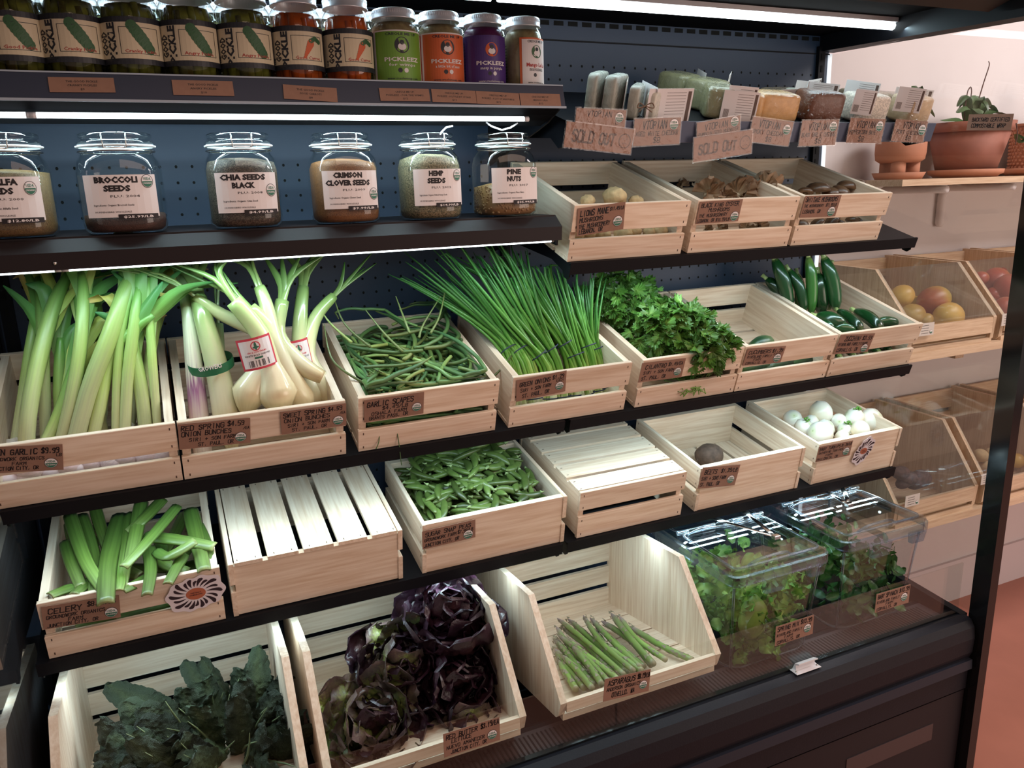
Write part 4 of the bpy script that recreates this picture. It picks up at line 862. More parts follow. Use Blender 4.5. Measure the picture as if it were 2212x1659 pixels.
def oyster(u,v,r,dz,y=None,n=5,lab=''):
    p=PY(*Dz(u,v),y) if y else CRT('M',*Dz(u,v),dz); rr=r/2.1858*(p-CAM).dot(CF)/FL; t=root('oyster_mushroom',lab,'mushroom',p,'oyster mushrooms in the gap' if y else None)
    for k in range(n):
        mb=MB(); ph=U(0,2*PI); el=U(.2,1.2); d=V((math.cos(ph)*math.cos(el),math.sin(ph)*math.cos(el)-.3,math.sin(el))).normalized(); A=align(d,(U(-1,1),-1,U(-.2,1))); s=rr*U(.8,1.15)
        def f(a,b,A=A,s=s,k=k):
            w=math.sin((b-.5)*2.6)*a**.9; x=a*math.cos((b-.5)*2.3); z=.35*a*a+.10*a*math.sin(b*26+k)+.05*math.sin(b*47); return p+A.to_3x3()@(V((x,w*.9,z))*s)
        mb.grid(f,7,26); wpart('frill',mb,OY,t)
    wpart('stem_base',MB().tube([p+V((0,.01,-rr*.6)),p],[rr*.3,rr*.35],8,c=[0,.1]),OY,t)
oyster(728,695,80,.115,lab='left ruffled brown oyster mushroom cluster'); oyster(860,690,82,.115,lab='middle ruffled brown oyster mushroom cluster'); oyster(985,660,82,.13,lab='tall frilly oyster mushroom at the right of its crate'); oyster(592,655,34,.07,lab='small oyster mushroom at the back left of its crate'); oyster(800,710,55,.10,lab='small oyster mushroom between the bigger clusters')
for u,v,r in ((710,868,34),(770,862,38),(905,858,44),(960,850,40)): oyster(u,v,r,0,.185,4,'oyster mushroom seen through the front gap of its crate')
def shii(u,v,r,dz,y=None,lab='',g=None,tl=None):
    p=PY(*Dz(u,v),y) if y else CRT('M',*Dz(u,v),dz); rr=r/2.1858*(p-CAM).dot(CF)/FL; t=root('shiitake_mushroom',lab,'mushroom',p,g); m=Matrix.Translation(p)@Matrix.Rotation(U(-.6,.6),4,'Y')@Matrix.Rotation(tl if tl is not None else U(-.5,.6),4,'X')
    wpart('cap',MB().lathe([(rr*.3,-rr*.12),(rr*.85,-rr*.22),(rr*1.0,-rr*.08),(rr*.92,rr*.18),(rr*.65,rr*.40),(rr*.3,rr*.5),(.0005,rr*.52)],14,mat=m),SH,t)
    wpart('stem',MB().tube([m@V((0,0,-rr*.12)),m@V((rr*.1,0,-rr*.7))],[rr*.2,rr*.17],7),SHS,t)
for i,(u,v,r,dz) in enumerate(((1240,672,58,.118),(1180,688,38,.11),(1300,690,42,.108),(1378,660,50,.125),(1350,685,48,.112),(1468,674,46,.118),(1425,648,40,.128))): shii(u,v,r,dz,lab='dark brown shiitake mushroom on top in its crate',g='shiitake mushrooms on top of the crate')
for u,v,r in ((1168,838,32),(1235,834,36),(1305,826,40),(1345,838,30),(1405,826,38),(1455,822,38)): shii(u,v,r,0,.185,'shiitake mushroom seen through the front gap','shiitake mushrooms in the gap')
# ================================================================ price signs on the crates
def qd(s,ox,oy,TL,TR,BL): return tuple((ox+p[0]/s,oy+p[1]/s) for p in (TL,TR,BL))
L4=lambda a,b,c,d=None,e=None:[x for x in (a,b,c,d,e) if x]
def csign(row,label,quad,lines,bad): return card_sign(label,quad,rowp(row),lines,bad,off=.0025)
csign('3','kraft price card reading GREEN GARLIC on the left crate',((-48,965),(135,958),(-44,1022)),[('GREEN GARLIC',.04,.68,.20,.66),('$9.99',.74,.70,.19,.22),('LB',.92,.56,.10,.07),('GROUNDWORK ORGANICS',.06,.46,.12,.72),('FARM',.38,.28,.12,.18),('JUNCTION CITY, OR',.12,.09,.13,.58)],(.85,.30,.085))
csign('3','kraft price card reading RED SPRING ONION BUNCHES',((383.6,915),(540,901),(389,969.6)),[('RED SPRING',.04,.73,.18,.60),('$4.59',.68,.76,.17,.24),('/EA',.90,.58,.10,.09),('ONION BUNCHES',.04,.50,.17,.70),('SIRI + SON FARM',.14,.28,.13,.66),('ST. PAUL, OR',.26,.07,.13,.50)],(.86,.28,.085))
csign('3','kraft price card reading SWEET SPRING ONION BUNCHES',((604.7,888.5),(746.8,869),(605.8,937.8)),[('SWEET SPRING',.04,.72,.18,.64),('$4.59',.72,.74,.17,.22),('/EA',.90,.56,.10,.09),('ONION BUNCHES',.05,.49,.16,.70),('SIRI + SON FARM',.10,.28,.13,.64),('ST. PAUL, OR',.16,.08,.13,.54)],(.87,.28,.085))
csign('3','kraft price card reading GARLIC SCAPES',((785.6,863.4),(915.3,845),(786.6,911)),[('GARLIC SCAPES',.05,.66,.22,.78),('$4.49/LB',.30,.46,.15,.44),('OSHALA FARM',.12,.26,.14,.60),('GRANTS PASS, OR',.08,.07,.14,.66)],(.88,.36,.085))
csign('3','kraft price card reading GREEN ONIONS',((1115.3,820.7),(1223,798.7),(1117,866)),[('GREEN ONIONS',.06,.66,.19,.62),('$1.29',.72,.70,.18,.24),('EACH',.80,.56,.10,.15),('SIRI + SON FARM',.08,.40,.15,.62),('ST. PAUL, OR',.12,.12,.17,.55)],(.87,.34,.09))
csign('3','kraft price card reading CILANTRO, half covered by leaves',((1386,783.5),(1480.5,772.7),(1379.6,824.9)),[('CILANTRO',.10,.66,.20,.48),('$1.49/EA',.62,.70,.16,.34),('SIRI + SON FARM',.08,.40,.15,.70),('ST. PAUL, OR',.06,.10,.17,.56)],(.87,.34,.09))
csign('3','kraft price card reading CUCUMBERS',((1614.4,752),(1696.6,746.6),(1600,788.8)),[('CUCUMBERS',.06,.66,.20,.58),('$1.99',.68,.68,.20,.28),('EACH',.74,.52,.10,.18),('RIVERLAND FAMILY',.06,.42,.14,.64),('FARM',.24,.24,.13,.20),('CORVALLIS, OR',.06,.05,.14,.54)],(.86,.32,.10))
csign('3','kraft price card reading ZUCCHINI',((1815.4,722.7),(1889,719),(1803,764)),[('ZUCCHINI',.16,.68,.22,.48),('$3.59',.68,.68,.20,.28),('RIVERLAND FAMILY',.04,.42,.15,.62),('FARM',.68,.42,.14,.20),('CORVALLIS, OR',.04,.12,.17,.62)],(.84,.24,.10))
csign('M','kraft price card reading LIONS MANE MUSHROOMS',((1247,450),(1350,434.9),(1242.5,510.4)),[('LIONS MANE',.06,.70,.20,.60),('$11.49/LB',.68,.76,.12,.30),('MUSHROOMS',.05,.48,.15,.50),('THE MUSHROOMERY',.04,.26,.14,.66),('LEBANON, OR',.05,.07,.15,.50)],(.86,.34,.105))
csign('M','kraft price card reading BLACK KING OYSTER MUSHROOMS',((1511,435.3),(1603.5,429.4),(1501,483.4)),[('BLACK KING OYSTER',.05,.74,.17,.88),('MUSHROOMS',.24,.52,.15,.50),('THE MUSHROOMERY',.04,.29,.14,.66),('LEBANON, OR $10.99/LB',.02,.06,.14,.76)],(.88,.24,.10))
csign('M','kraft price card reading SHIITAKE MUSHROOMS',((1739,422.5),(1816.7,420.2),(1725.2,469.7)),[('SHIITAKE MUSHROOMS',.04,.72,.19,.88),('THE MUSHROOMERY',.04,.48,.12,.54),('$11.99/LB',.64,.48,.14,.30),('LEBANON, OR',.04,.20,.15,.50)],(.84,.24,.11))
csign('4','kraft price card reading CELERY, partly covered by a stalk',((88.3,1309.3),(257,1284),(98.9,1357.4)),[('CELERY',.08,.64,.22,.44),('$8.99/LB',.58,.72,.19,.38),('GROUNDWORK ORGANICS',.05,.42,.14,.76),('FARM',.32,.22,.14,.20),('JUNCTION CITY, OR',.05,.05,.14,.66)],(.88,.30,.09))
csign('4','kraft price card reading SUGAR SNAP PEAS',((910.7,1147),(1026,1120.5),(908.9,1186.9)),[('SUGAR SNAP PEAS',.06,.66,.20,.86),('GROUNDWORK FARM',.04,.40,.16,.60),('$7.99/LB',.66,.42,.17,.30),('JUNCTION CITY, OR',.03,.10,.17,.66)],(.86,.26,.095))
csign('4','kraft price card reading BEETS',((1517.5,1008.8),(1598,1002.3),(1507.9,1054.5)),[('BEETS',.08,.66,.20,.34),('$1.39/LB',.52,.68,.18,.44),('SIRI + SONS FARM',.04,.38,.15,.66),('ST. PAUL, OR',.04,.10,.16,.52)],(.84,.32,.10))
csign('4','kraft price card reading BABY TURNIPS',((1767.5,964.4),(1841.4,950.2),(1759.4,997.6)),[('BABY TURNIPS',.04,.70,.19,.62),('$1.39/LB',.68,.72,.17,.30),('GATHERING TOGETHER',.04,.48,.13,.72),('FARM',.26,.28,.13,.20),('PHILOMATH, OR',.03,.06,.15,.62)],(.86,.34,.10))
gp=(V((0,-.1925,.4)),V((0,-1,0)))
for lb,q,ln,bd in (('kraft price card reading ASPARAGUS clipped on the front glass',((1305.6,1466.5),(1404.7,1444.3),(1298.4,1515.6)),[('ASPARAGUS',.08,.66,.22,.60),('$8.19/LB',.72,.68,.20,.27),('ANDERSON ORGANICS',.06,.42,.14,.74),('OTHELLO, WA',.18,.12,.19,.50)],(.86,.36,.09)),
 ('kraft price card reading RED BUTTER LETTUCE clipped on the front glass',((956.4,1585),(1078,1547.4),(957.8,1635.9)),[('RED BUTTER',.05,.72,.18,.56),('$3.19/EA',.66,.74,.19,.33),('LETTUCE',.14,.52,.16,.36),('NUEVO AMANECER',.05,.30,.14,.68),('JUNCTION CITY, OR',.12,.08,.14,.64)],(.86,.34,.09)),
 ('kraft price card reading SPRING MIX clipped on the front glass',((1675,1353.3),(1757,1327.1),(1671.4,1395.5)),[('SPRING MIX',.05,.70,.20,.56),('$10.99',.66,.72,.20,.30),('LB',.84,.52,.11,.10),('RIVERLAND FAMILY',.04,.44,.13,.66),('FARM',.24,.26,.12,.22),('CORVALLIS, OR',.05,.06,.15,.60)],(.84,.40,.10)),
 ('kraft price card reading BABY SPINACH clipped on the front glass',((1892.4,1282.9),(1965.7,1261.2),(1889,1323)),[('BABY SPINACH',.05,.70,.20,.58),('$10.99',.68,.72,.20,.30),('LB',.84,.52,.11,.10),('RIVERLAND FAMILY',.04,.44,.13,.66),('FARM',.30,.26,.12,.22),('CORVALLIS, OR',.05,.06,.15,.60)],(.84,.40,.10))):
    card_sign(lb,q,gp,ln,bd)
# ---------------------------------------------------------------- sunburst stickers
STK=plain('sticker_lilac_white',(.72,.66,.70),.4); STB=plain('sticker_black',(.025,.012,.02),.45); STO=plain('sticker_terracotta',(.42,.12,.06),.5)
def sticker(label,row,u,v,a,b,rot,pet=20):
    p,n=rowp(row); c=PP(u,v,p,n); N=V(n); X=V((1,0,0)); Y=N.cross(X).normalized(); 
    if Y.z<0: Y=-Y
    m=Matrix((X,Y,N)).transposed().to_4x4(); m.translation=c+N*.0030; t=thing('sunburst_sticker',label,'sticker',mat=m)
    def R(th):
        d=th-rot; s=1/((abs(math.cos(d)/a)**2.6+abs(math.sin(d)/b)**2.6)**(1/2.6)); return s
    k=120; mb=MB(); vs=[V((R(2*PI*i/k)*(1+.045*math.cos(2*PI*i/k*pet/2))*math.cos(2*PI*i/k),R(2*PI*i/k)*(1+.045*math.cos(2*PI*i/k*pet/2))*math.sin(2*PI*i/k),0)) for i in range(k)]
    mb.add(vs+[q+V((0,0,.0006)) for q in vs],[tuple(range(k,2*k)),tuple(range(k))[::-1]]+[(i,(i+1)%k,k+(i+1)%k,k+i) for i in range(k)]); part('backing',mb,STK,t)
    for j in range(pet):
        th=2*PI*j/pet+.08; f1=.93 if j%2==0 else .80; rr=R(th); r0=.40*rr if 0 else max(.42*min(a,b),.36*rr); r1=rr*f1; w=.062*(a+b)*(1.0 if j%2==0 else .75)*1.9; vs=[];n_=12
        for s in (1,-1):
            for i in range(n_+1):
                f=i/n_ if s==1 else 1-i/n_; wd=w*(f**.9)*math.sqrt(max(0,1-max(0,(f-.75)/.25)**2)) if f>0 else 0
                rad=lerp(r0,r1,f); an=th+.30*(f*f)*(-1 if s==9 else 1)*-.55; cx,cy=rad*math.cos(an),rad*math.sin(an); vs.append(V((cx-math.sin(an)*wd*.5*s,cy+math.cos(an)*wd*.5*s,.0010)))
        pm=MB(); pm.add(vs[::-1],[tuple(range(len(vs)))]); part('petal_print',pm,STB,t)
    cm_=MB(); disc(cm_,0,0,min(a,b)*.42*(1.15 if a>b else 1),min(a,b)*.36,0,.0012,24); type_(cm_,'PARTIALLY',0,.0012,min(a,b)*.085,min(a,b)*.5,1,.02,.0014); type_(cm_,'HOMEGROWN',0,-.0045,min(a,b)*.085,min(a,b)*.6,1,.02,.0014); part('centre_print',cm_,[STO,STB],t)
sticker('black and lilac sunburst sticker on the celery crate front','4',423,1280,.062,.044,.15)
sticker('black and lilac sunburst sticker on the turnip crate front','4',1863.7,973,.053,.032,.95)
# ---------------------------------------------------------------- pickle rail tickets
rp=(V((0,.1-.0110,1.882-.016)),V((0,-.96,.28)).normalized())
for lb,q,ls in (('leftmost kraft ticket in the rail under the pickle jars',((103,167.3),(245.2,169),(106.4,200)),('THE GOOD PICKLE','CRANKY PICKLES','$9')),('second kraft ticket from the left in the pickle rail',((370.4,173.3),(501.8,176.6),(374,206)),('THE GOOD PICKLE','ANGRY PICKLES','$10')),('third kraft ticket in the pickle rail, below the orange carrot jar',((610.6,183),(726.6,191.4),(613,214)),('THE GOOD PICKLE','GOOD CARROTS','$8')),
 ('kraft ticket in the rail below the green label jar',((817.8,191),(925.3,192.7),(822,218.8)),('CREOLE ME UP','PICKLEEZ - FOR THE WIMPS','$12')),('kraft ticket in the rail below the orange label jar',((930.5,192.7),(1026,197),(933.7,220.7)),('CREOLE ME UP','PICKLEEZ - A LITTLE BIT OF SASS','$12')),('kraft ticket in the rail below the purple label jar',((1027,197),(1120,202.5),(1030.4,224.6)),('CREOLE ME UP','PICKLEEZ - A LOT OF SASS PURPLE','$12')),('kraft ticket at the right end of the pickle rail',((1121,201.8),(1207.9,204),(1124.8,228.9)),('CREOLE ME UP','MANGO LALA','$12'))):
    m,w_,h_=frame_on(*q,*rp,off=.0016); t=thing('shelf_ticket',lb,'ticket',mat=m); part('card',MB().box((0,0,0),(w_,h_,.0006)),KRAFT,t)
    l=MB(); 
    for s_,y in zip(ls,(.66,.40,.14)): type_(l,s_,w_*.5,y*h_,h_*.13,min(w_*.75,len(s_)*h_*.125),0,.015,.0008)
    part('lettering',l,INK,t)
# ---------------------------------------------------------------- laminated cheese cards
LAM=thin_glass('laminate_film',(1,1,1),.03,1.45,.75)
def addbump(m,scale,dist):
    n=m.node_tree; N=n.nodes; t=N.new('ShaderNodeTexNoise'); t.inputs['Scale'].default_value=scale; t.inputs['Detail'].default_value=3; tc=N.new('ShaderNodeTexCoord'); n.links.new(tc.outputs['Object'],t.inputs['Vector'])
    bp=N.new('ShaderNodeBump'); bp.inputs['Strength'].default_value=1; bp.inputs['Distance'].default_value=dist; n.links.new(t.outputs['Fac'],bp.inputs['Height'])
    for q in N:
        if q.type in('BSDF_GLOSSY','FRESNEL','BSDF_PRINCIPLED') and 'Normal' in q.inputs: n.links.new(bp.outputs[0],q.inputs['Normal'])
addbump(LAM,60,.0022)
ct=ROW['C']; cpn=(V((0,ct[0]-.0165*math.cos(.16),ct[1]-.02)),V((0,-math.cos(.16),-math.sin(.16))))
def lam(label,q,lines,bad,ink=INK,sad=False,off=.003,bold=.13,plane=None):
    t,w_,h_=card_sign(label,q,plane or cpn,lines,bad,ink=ink,bold=bold,off=off)
    part('laminate',MB().box((-.003,-.003,-.0006),(w_+.003,h_+.003,.0018)),LAM,t,label='crinkled clear laminate')
    if sad:
        l=MB(); x,y,r=w_*.88,h_*.50,h_*.30; disc(l,x,y,r,None,0,.0013,24,inner=.86); disc(l,x-r*.3,y+r*.25,r*.06,r*.12,0,.0013,8); disc(l,x+r*.3,y+r*.25,r*.06,r*.12,0,.0013,8); disc(l,x,y-r*.55,r*.45,r*.30,0,.0013,14,.3,PI-.3,inner=.8); part('sad_face',l,ink,t)
lam('crinkled laminated card nearly hidden by glare behind the left sold-out card',((1243.5,232.7),(1351,238),(1242.5,272)),[('VTOPIAN',.22,.58,.30,.50),('L',.80,.20,.18,.08)],(.87,.58,.09),off=.004)
lam('left laminated SOLD OUT card with sad face',((1220.6,261),(1365.6,279.3),(1220.6,317)),[('SOLD OUT',.10,.28,.42,.64)],None,INKG,True,.010,.2)
lam('laminated card reading AGED WHITE CHEDDAR',((1369.3,257),(1470,253.3),(1372.5,315)),[('VTOPIAN',.18,.62,.28,.52),('AGED WHITE CHEDDAR',.04,.36,.16,.92),('$8',.42,.08,.20,.16)],(.85,.75,.10))
lam('laminated card reading PUMPKIN SEED MUENSTER behind the sold-out card',((1504,265.6),(1597,248.7),(1507.4,300)),[('VTOPIAN',.18,.45,.38,.54),('PUMPKIN SEED MUENSTER',.03,.12,.20,.94)],(.87,.68,.10))
lam('right laminated SOLD OUT card with sad face',((1494,297.6),(1620,279.3),(1499.7,348)),[('SOLD OUT',.08,.28,.40,.66)],None,INKG,True,.010,.2)
lam('laminated card reading SMOKY CHEDDAR',((1625.4,251.9),(1712.4,263.8),(1622.2,305.9)),[('VTOPIAN',.18,.62,.28,.52),('SMOKY CHEDDAR',.04,.36,.17,.78),('$8',.40,.08,.20,.16)],(.87,.66,.10))
lam('laminated card reading BLACK GARLIC CHEDDAR',((1731.6,260),(1810.7,258.7),(1730.7,315)),[('VTOPIAN',.20,.62,.26,.54),('BLACK GARLIC CHEDDAR',.04,.36,.15,.92),('$8',.42,.08,.20,.18)],(.86,.74,.11))
lam('laminated card reading PEPPERCORN BRIE',((1836,254.6),(1911.4,257),(1832,308)),[('VTOPIAN',.20,.62,.26,.54),('PEPPERCORN BRIE',.04,.36,.16,.76),('$8',.32,.08,.20,.18)],(.86,.70,.11))
lam('laminated card reading PORT CHEDDAR at the rail end',((1934,256.5),(2002.9,262.4),(1928,304.5)),[('VTOPIAN',.26,.62,.26,.52),('PORT CHEDDAR',.10,.36,.16,.76),('$8',.42,.08,.20,.18)],(.87,.60,.12))
card_sign('kraft card reading BACKYARD CERTIFIED COMPOSTABLE WRAP hung on the glass end',((2094.4,247.3),(2191.4,245.5),(2093,281.6)),(V((2.2455,0,0)),V((-1,0,0))),[('BACKYARD CERTIFIED',.10,.56,.22,.84),('COMPOSTABLE WRAP',.10,.18,.22,.78)],None,bold=.17)
# ================================================================ jars of pickles
PICK=ramp('pickle_fill',[(0,(.025,.018,.006)),(.35,(.06,.045,.010)),(.6,(.17,.18,.03)),(.8,(.05,.045,.012)),(1,(.12,.12,.05))],.25,nz=.35,sc=30,coat=.2)
CARF=ramp('carrot_fill',[(0,(.40,.055,.01)),(.5,(.55,.11,.02)),(1,(.30,.05,.01))],.25,nz=.3,sc=30,coat=.2)
RELF=ramp('relish_fill',[(0,(.20,.14,.06)),(.5,(.30,.24,.12)),(1,(.14,.08,.04))],.3,nz=.5,sc=90)
PURF=ramp('purple_fill',[(0,(.06,.01,.05)),(1,(.12,.02,.09))],.3,nz=.3,sc=60)
LABG=plain('label_green',(.16,.34,.04),.4); LABO=plain('label_orange',(.62,.12,.03),.4); LABP=plain('label_purple',(.06,.02,.17),.4); LABK=plain('label_black',(.018,.020,.028),.4); LABC=plain('label_cream',(.66,.57,.40),.45); PKG=plain('pickle_print',(.03,.11,.04),.5); ORG=plain('carrot_print',(.60,.10,.02),.5); REDT=plain('red_print',(.42,.03,.03),.5)
def jar(label,x,y,r,h,kind,name='pickle_jar',z=1.8825,title='',turn=0,grp=None):
    t=thing(name,label,'jar',(x,y,z),rot=(0,0,turn),group=grp)
    fill={'p':PICK,'c':CARF,'g':RELF,'o':RELF,'v':PURF,'m':RELF,'b':PICK}[kind]
    part('glass_body',MB().lathe([(r*.2,.0008),(r*.9,.001),(r,.008),(r,h*.70),(r*.93,h*.78),(r*.80,h*.84),(r*.80,h*.875)],28),GLASS,t)
    mb=MB().lathe([(.001,.004),(r*.86,.004),(r*.94,.010),(r*.94,h*.69),(r*.87,h*.77),(r*.76,h*.82),(.001,h*.82)],22) if kind not in 'pcb' else MB().lathe([(.001,.004),(r*.70,.004),(r*.80,.010),(r*.80,h*.66),(r*.72,h*.77),(.001,h*.80)],18,c=.1)
    if kind in 'pc':
        for k in range(10):
            a=2*PI*k/10+U(-.2,.2); rr=r*.71; mb.tube([(rr*math.cos(a),rr*math.sin(a),.012),(rr*math.cos(a+.1)*1.02,rr*math.sin(a+.1)*1.02,h*.4),(rr*math.cos(a)*.98,rr*math.sin(a)*.98,h*U(.70,.775))],[r*.16,r*.235,r*.12],9,c=[U(.2,.95)]*3)
    part('preserved_vegetables',mb,fill,t)
    lr=r*.86; part('lid',MB().lathe([(lr*1.02,h*.865),(lr*1.04,h*.872),(lr,h*.88),(lr,h*.965),(lr*.96,h*.985),(lr*.88,h*.99),(.0005,h*.985)],40),ALU,t)
    rg=MB()
    for k in range(60):
        a=2*PI*k/60; rg.tube([(lr*1.003*math.cos(a),lr*1.003*math.sin(a),h*.925),(lr*1.003*math.cos(a),lr*1.003*math.sin(a),h*.962)],.0005,4)
    part('lid_ridges',rg,ALU,t)['kind']='stuff'
    if kind=='b': return t
    R=r*1.012; F=lambda dr=0:(lambda p:V(((R+dr+p.z)*math.sin(p.x/R),-(R+dr+p.z)*math.cos(p.x/R),p.y)))
    f=F(); lb=MB(); pr=MB(); cw=R*PI*.98
    if kind in 'pc':
        z0,z1=h*.16,h*.62; rect(lb,-R*2.9,z0,R*2.9,z1,0,0,f,44); rect(lb,-R*1.35,z0+h*.055,R*1.05,z1-h*.055,1,.0004,f,18)
        part('label_wrap',lb,[LABK,LABC],t,label='black and cream paper label'); hh=(z1-z0-h*.11)
        type_(pr,'GOOD',-R*.80,z0+h*.055+hh*.42,R*.23,hh*.66,0,.05,.0008,f,PI/2); type_(pr,'PICKLE',-R*.50,z0+h*.055+hh*.46,R*.24,hh*1.06,0,.05,.0008,f,PI/2); type_(pr,'THE',-R*1.08,z0+h*.055+hh*.12,R*.09,hh*.2,0,.03,.0008,f,PI/2)
        x0,x1,y0,y1=-R*.36,R*.86,z0+h*.10,z1-h*.10
        for q in ((x0,y0,x1,y0+.001),(x0,y1-.001,x1,y1),(x0,y0,x0+.001,y1),(x1-.001,y0,x1,y1)): rect(pr,*q,0,.0008,f,8)
        cx,cy=(x0+x1)/2,(y0+y1)/2+h*.015
        if kind=='p':
            for k in range(7): a=k/6; disc(pr,cx+lerp(-.012,.015,a)*R/.055,cy+lerp(.022,-.016,a)*R/.055,R*.17+R*.03*math.sin(a*PI),None,1,.0009+k*.00002,12,fn=f)
        else:
            for k in range(7): a=k/6; disc(pr,cx+lerp(.006,-.008,a)*R/.055,cy+lerp(.006,-.020,a)*R/.055,R*lerp(.14,.05,a),None,2,.0009+k*.00002,12,fn=f)
            for k in range(5): disc(pr,cx+R*(.12+.09*k),cy+R*(.30-.05*abs(k-2)),R*.09,None,1,.0009+k*.00002,8,fn=f)
        type_(pr,title,cx,y0+h*.012,h*.032,(x1-x0)*.8,3,.01,.0009,f)
        part('label_print',pr,[LABK,PKG,ORG,REDT],t)
    else:
        bgm={'g':LABG,'o':LABO,'v':LABP,'m':PAPER}[kind]; z0,z1=h*.045,h*.70
        if kind!='m': rect(lb,-R*2.6,z0,R*2.6,z1,1 if kind!='v' else 0,0,f,44); rect(lb,-R*1.12,z0+.003,R*1.05,z1-.003,0,.0004,f,20); rect(lb,-R*2.1,z0+.003,-R*1.25,z1-.003,0,.0004,f,8)
        else: rect(lb,-R*.62,z0,R*1.2,z1,2,0,f,16); rect(lb,-R*.50,z0+.003,R*1.05,z1-.004,0,.0004,f,16)
        part('label_wrap',lb,[bgm,PAPER,LABO],t,label={'g':'green paper label','o':'orange paper label','v':'purple paper label','m':'white paper label edged in red'}[kind]); H_=z1-z0; cx=0 if kind!='m' else R*.28; ww=1 if kind!='m' else .78
        if kind!='v': type_(pr,'CREOLE ME UP',cx,z1-H_*.10,H_*.05,R*1.3*ww,0,.02,.0008,f)
        disc(pr,cx,z1-H_*.28,R*.30,None,{'g':0,'o':0,'v':3,'m':2}[kind],.0008,20,fn=f); disc(pr,cx,z1-H_*.31,R*.17,R*.13,1,.0009,14,fn=f); disc(pr,cx,z1-H_*.23,R*.09,None,0,.0010,12,fn=f)
        tt,sub={'g':('PICKLEEZ','for wimps'),'o':('PICKLEEZ','a little bit of sass'),'v':('PICKLEEZ','sassy in purple'),'m':('Mango La La','CREOLE PICKLED MANGO')}[kind]
        type_(pr,tt,cx,z0+H_*.42,H_*.075,R*1.45*ww,1 if kind!='m' else 4,.03,.0009,f); type_(pr,sub,cx,z0+H_*.33,H_*.055,R*1.1*ww,1 if kind!='m' else 0,.01,.0009,f)
        disc(pr,cx-R*.12,z0+H_*.25,R*.09,None,0,.0008,12,fn=f); disc(pr,cx+R*.12,z0+H_*.25,R*.09,None,1,.0008,12,fn=f); type_(pr,'www.creolemeup.com',cx,z0+H_*.08,H_*.04,R*1.3*ww,0 if kind!='v' else 1,.01,.0009,f)
        for k in range(14): rect(pr,-R*1.95,z0+H_*(.08+.06*k),-R*1.35,z0+H_*(.08+.06*k)+.0012,0,.0007,f,4)
        part('label_print',pr,[LABK,PAPER,PKG,ORG,REDT],t)
    return t
JL=[(35,130,'p','Good Pickle','leftmost tall pickle jar, cut by the frame edge'),(160,131,'p','Cranky Pickle','second pickle jar from the left, green pickle on its label'),(287,131,'p','Cranky Pickle','third pickle jar from the left on the upper shelf'),(410,126,'p','Angry Pickle','fourth pickle jar from the left on the upper shelf'),(529,122,'p','Angry Pickle','fifth pickle jar, beside the first orange carrot jar'),(641,114,'c','Good Carrot','first orange pickled carrot jar from the left'),(751,110,'c','Good Carrot','second orange pickled carrot jar, beside the green label jar'),
(853,108,'g','','jar with bright green label and white lid'),(950,101,'o','','jar with orange label and white lid'),(1044,94,'v','','jar with deep purple label and white lid'),(1130,87,'m','','last jar on the upper shelf, white and red label')]
for u,wp,k,ti,lb in JL:
    p=PY(u,100,.18); r=wp*(p-CAM).dot(CF)/FL/2*.985; hh=.188 if k in 'pc' else .170; jar(lb,p.x,.18,r,hh,k,title=ti,turn=.0,grp='jars on the upper left shelf')
for i,u in enumerate((98,225,348,470,585,690,800,905,1000,1088)):
    p=PY(u,60,.30); jar('white lidded jar in the second row on the upper shelf',p.x,.300,.040,.185,'b','back_row_jar',grp='plain jars in the second row')
# ================================================================ clip-top seed jars
def seedmat(n,c0,c1,c2,sc):
    m,nn,b=nt(n); setb(b,c0,.6); N=nn.nodes; L=nn.links; v=N.new('ShaderNodeTexVoronoi'); v.inputs['Scale'].default_value=sc; tc=N.new('ShaderNodeTexCoord'); L.new(tc.outputs['Object'],v.inputs['Vector'])
    r=N.new('ShaderNodeValToRGB'); e=r.color_ramp.elements; e.new(.5); 
    for i,(p,c) in enumerate(((0,c0),(.5,c1),(1,c2))): e[i].position=p; e[i].color=(*c,1)
    s=N.new('ShaderNodeSeparateColor'); L.new(v.outputs['Color'],s.inputs[0]); L.new(s.outputs[0],r.inputs[0]); L.new(r.outputs[0],b.inputs['Base Color'])
    bp=N.new('ShaderNodeBump'); bp.inputs['Strength'].default_value=1; bp.inputs['Distance'].default_value=.25/sc; bp.invert=True; L.new(v.outputs['Distance'],bp.inputs['Height']); L.new(bp.outputs[0],b.inputs['Normal']); return m
TIN=thin_glass('jar_glass',(.95,.985,.975),0,1.45,1.0)
GASK=plain('jar_gasket',(.70,.72,.72),.4)
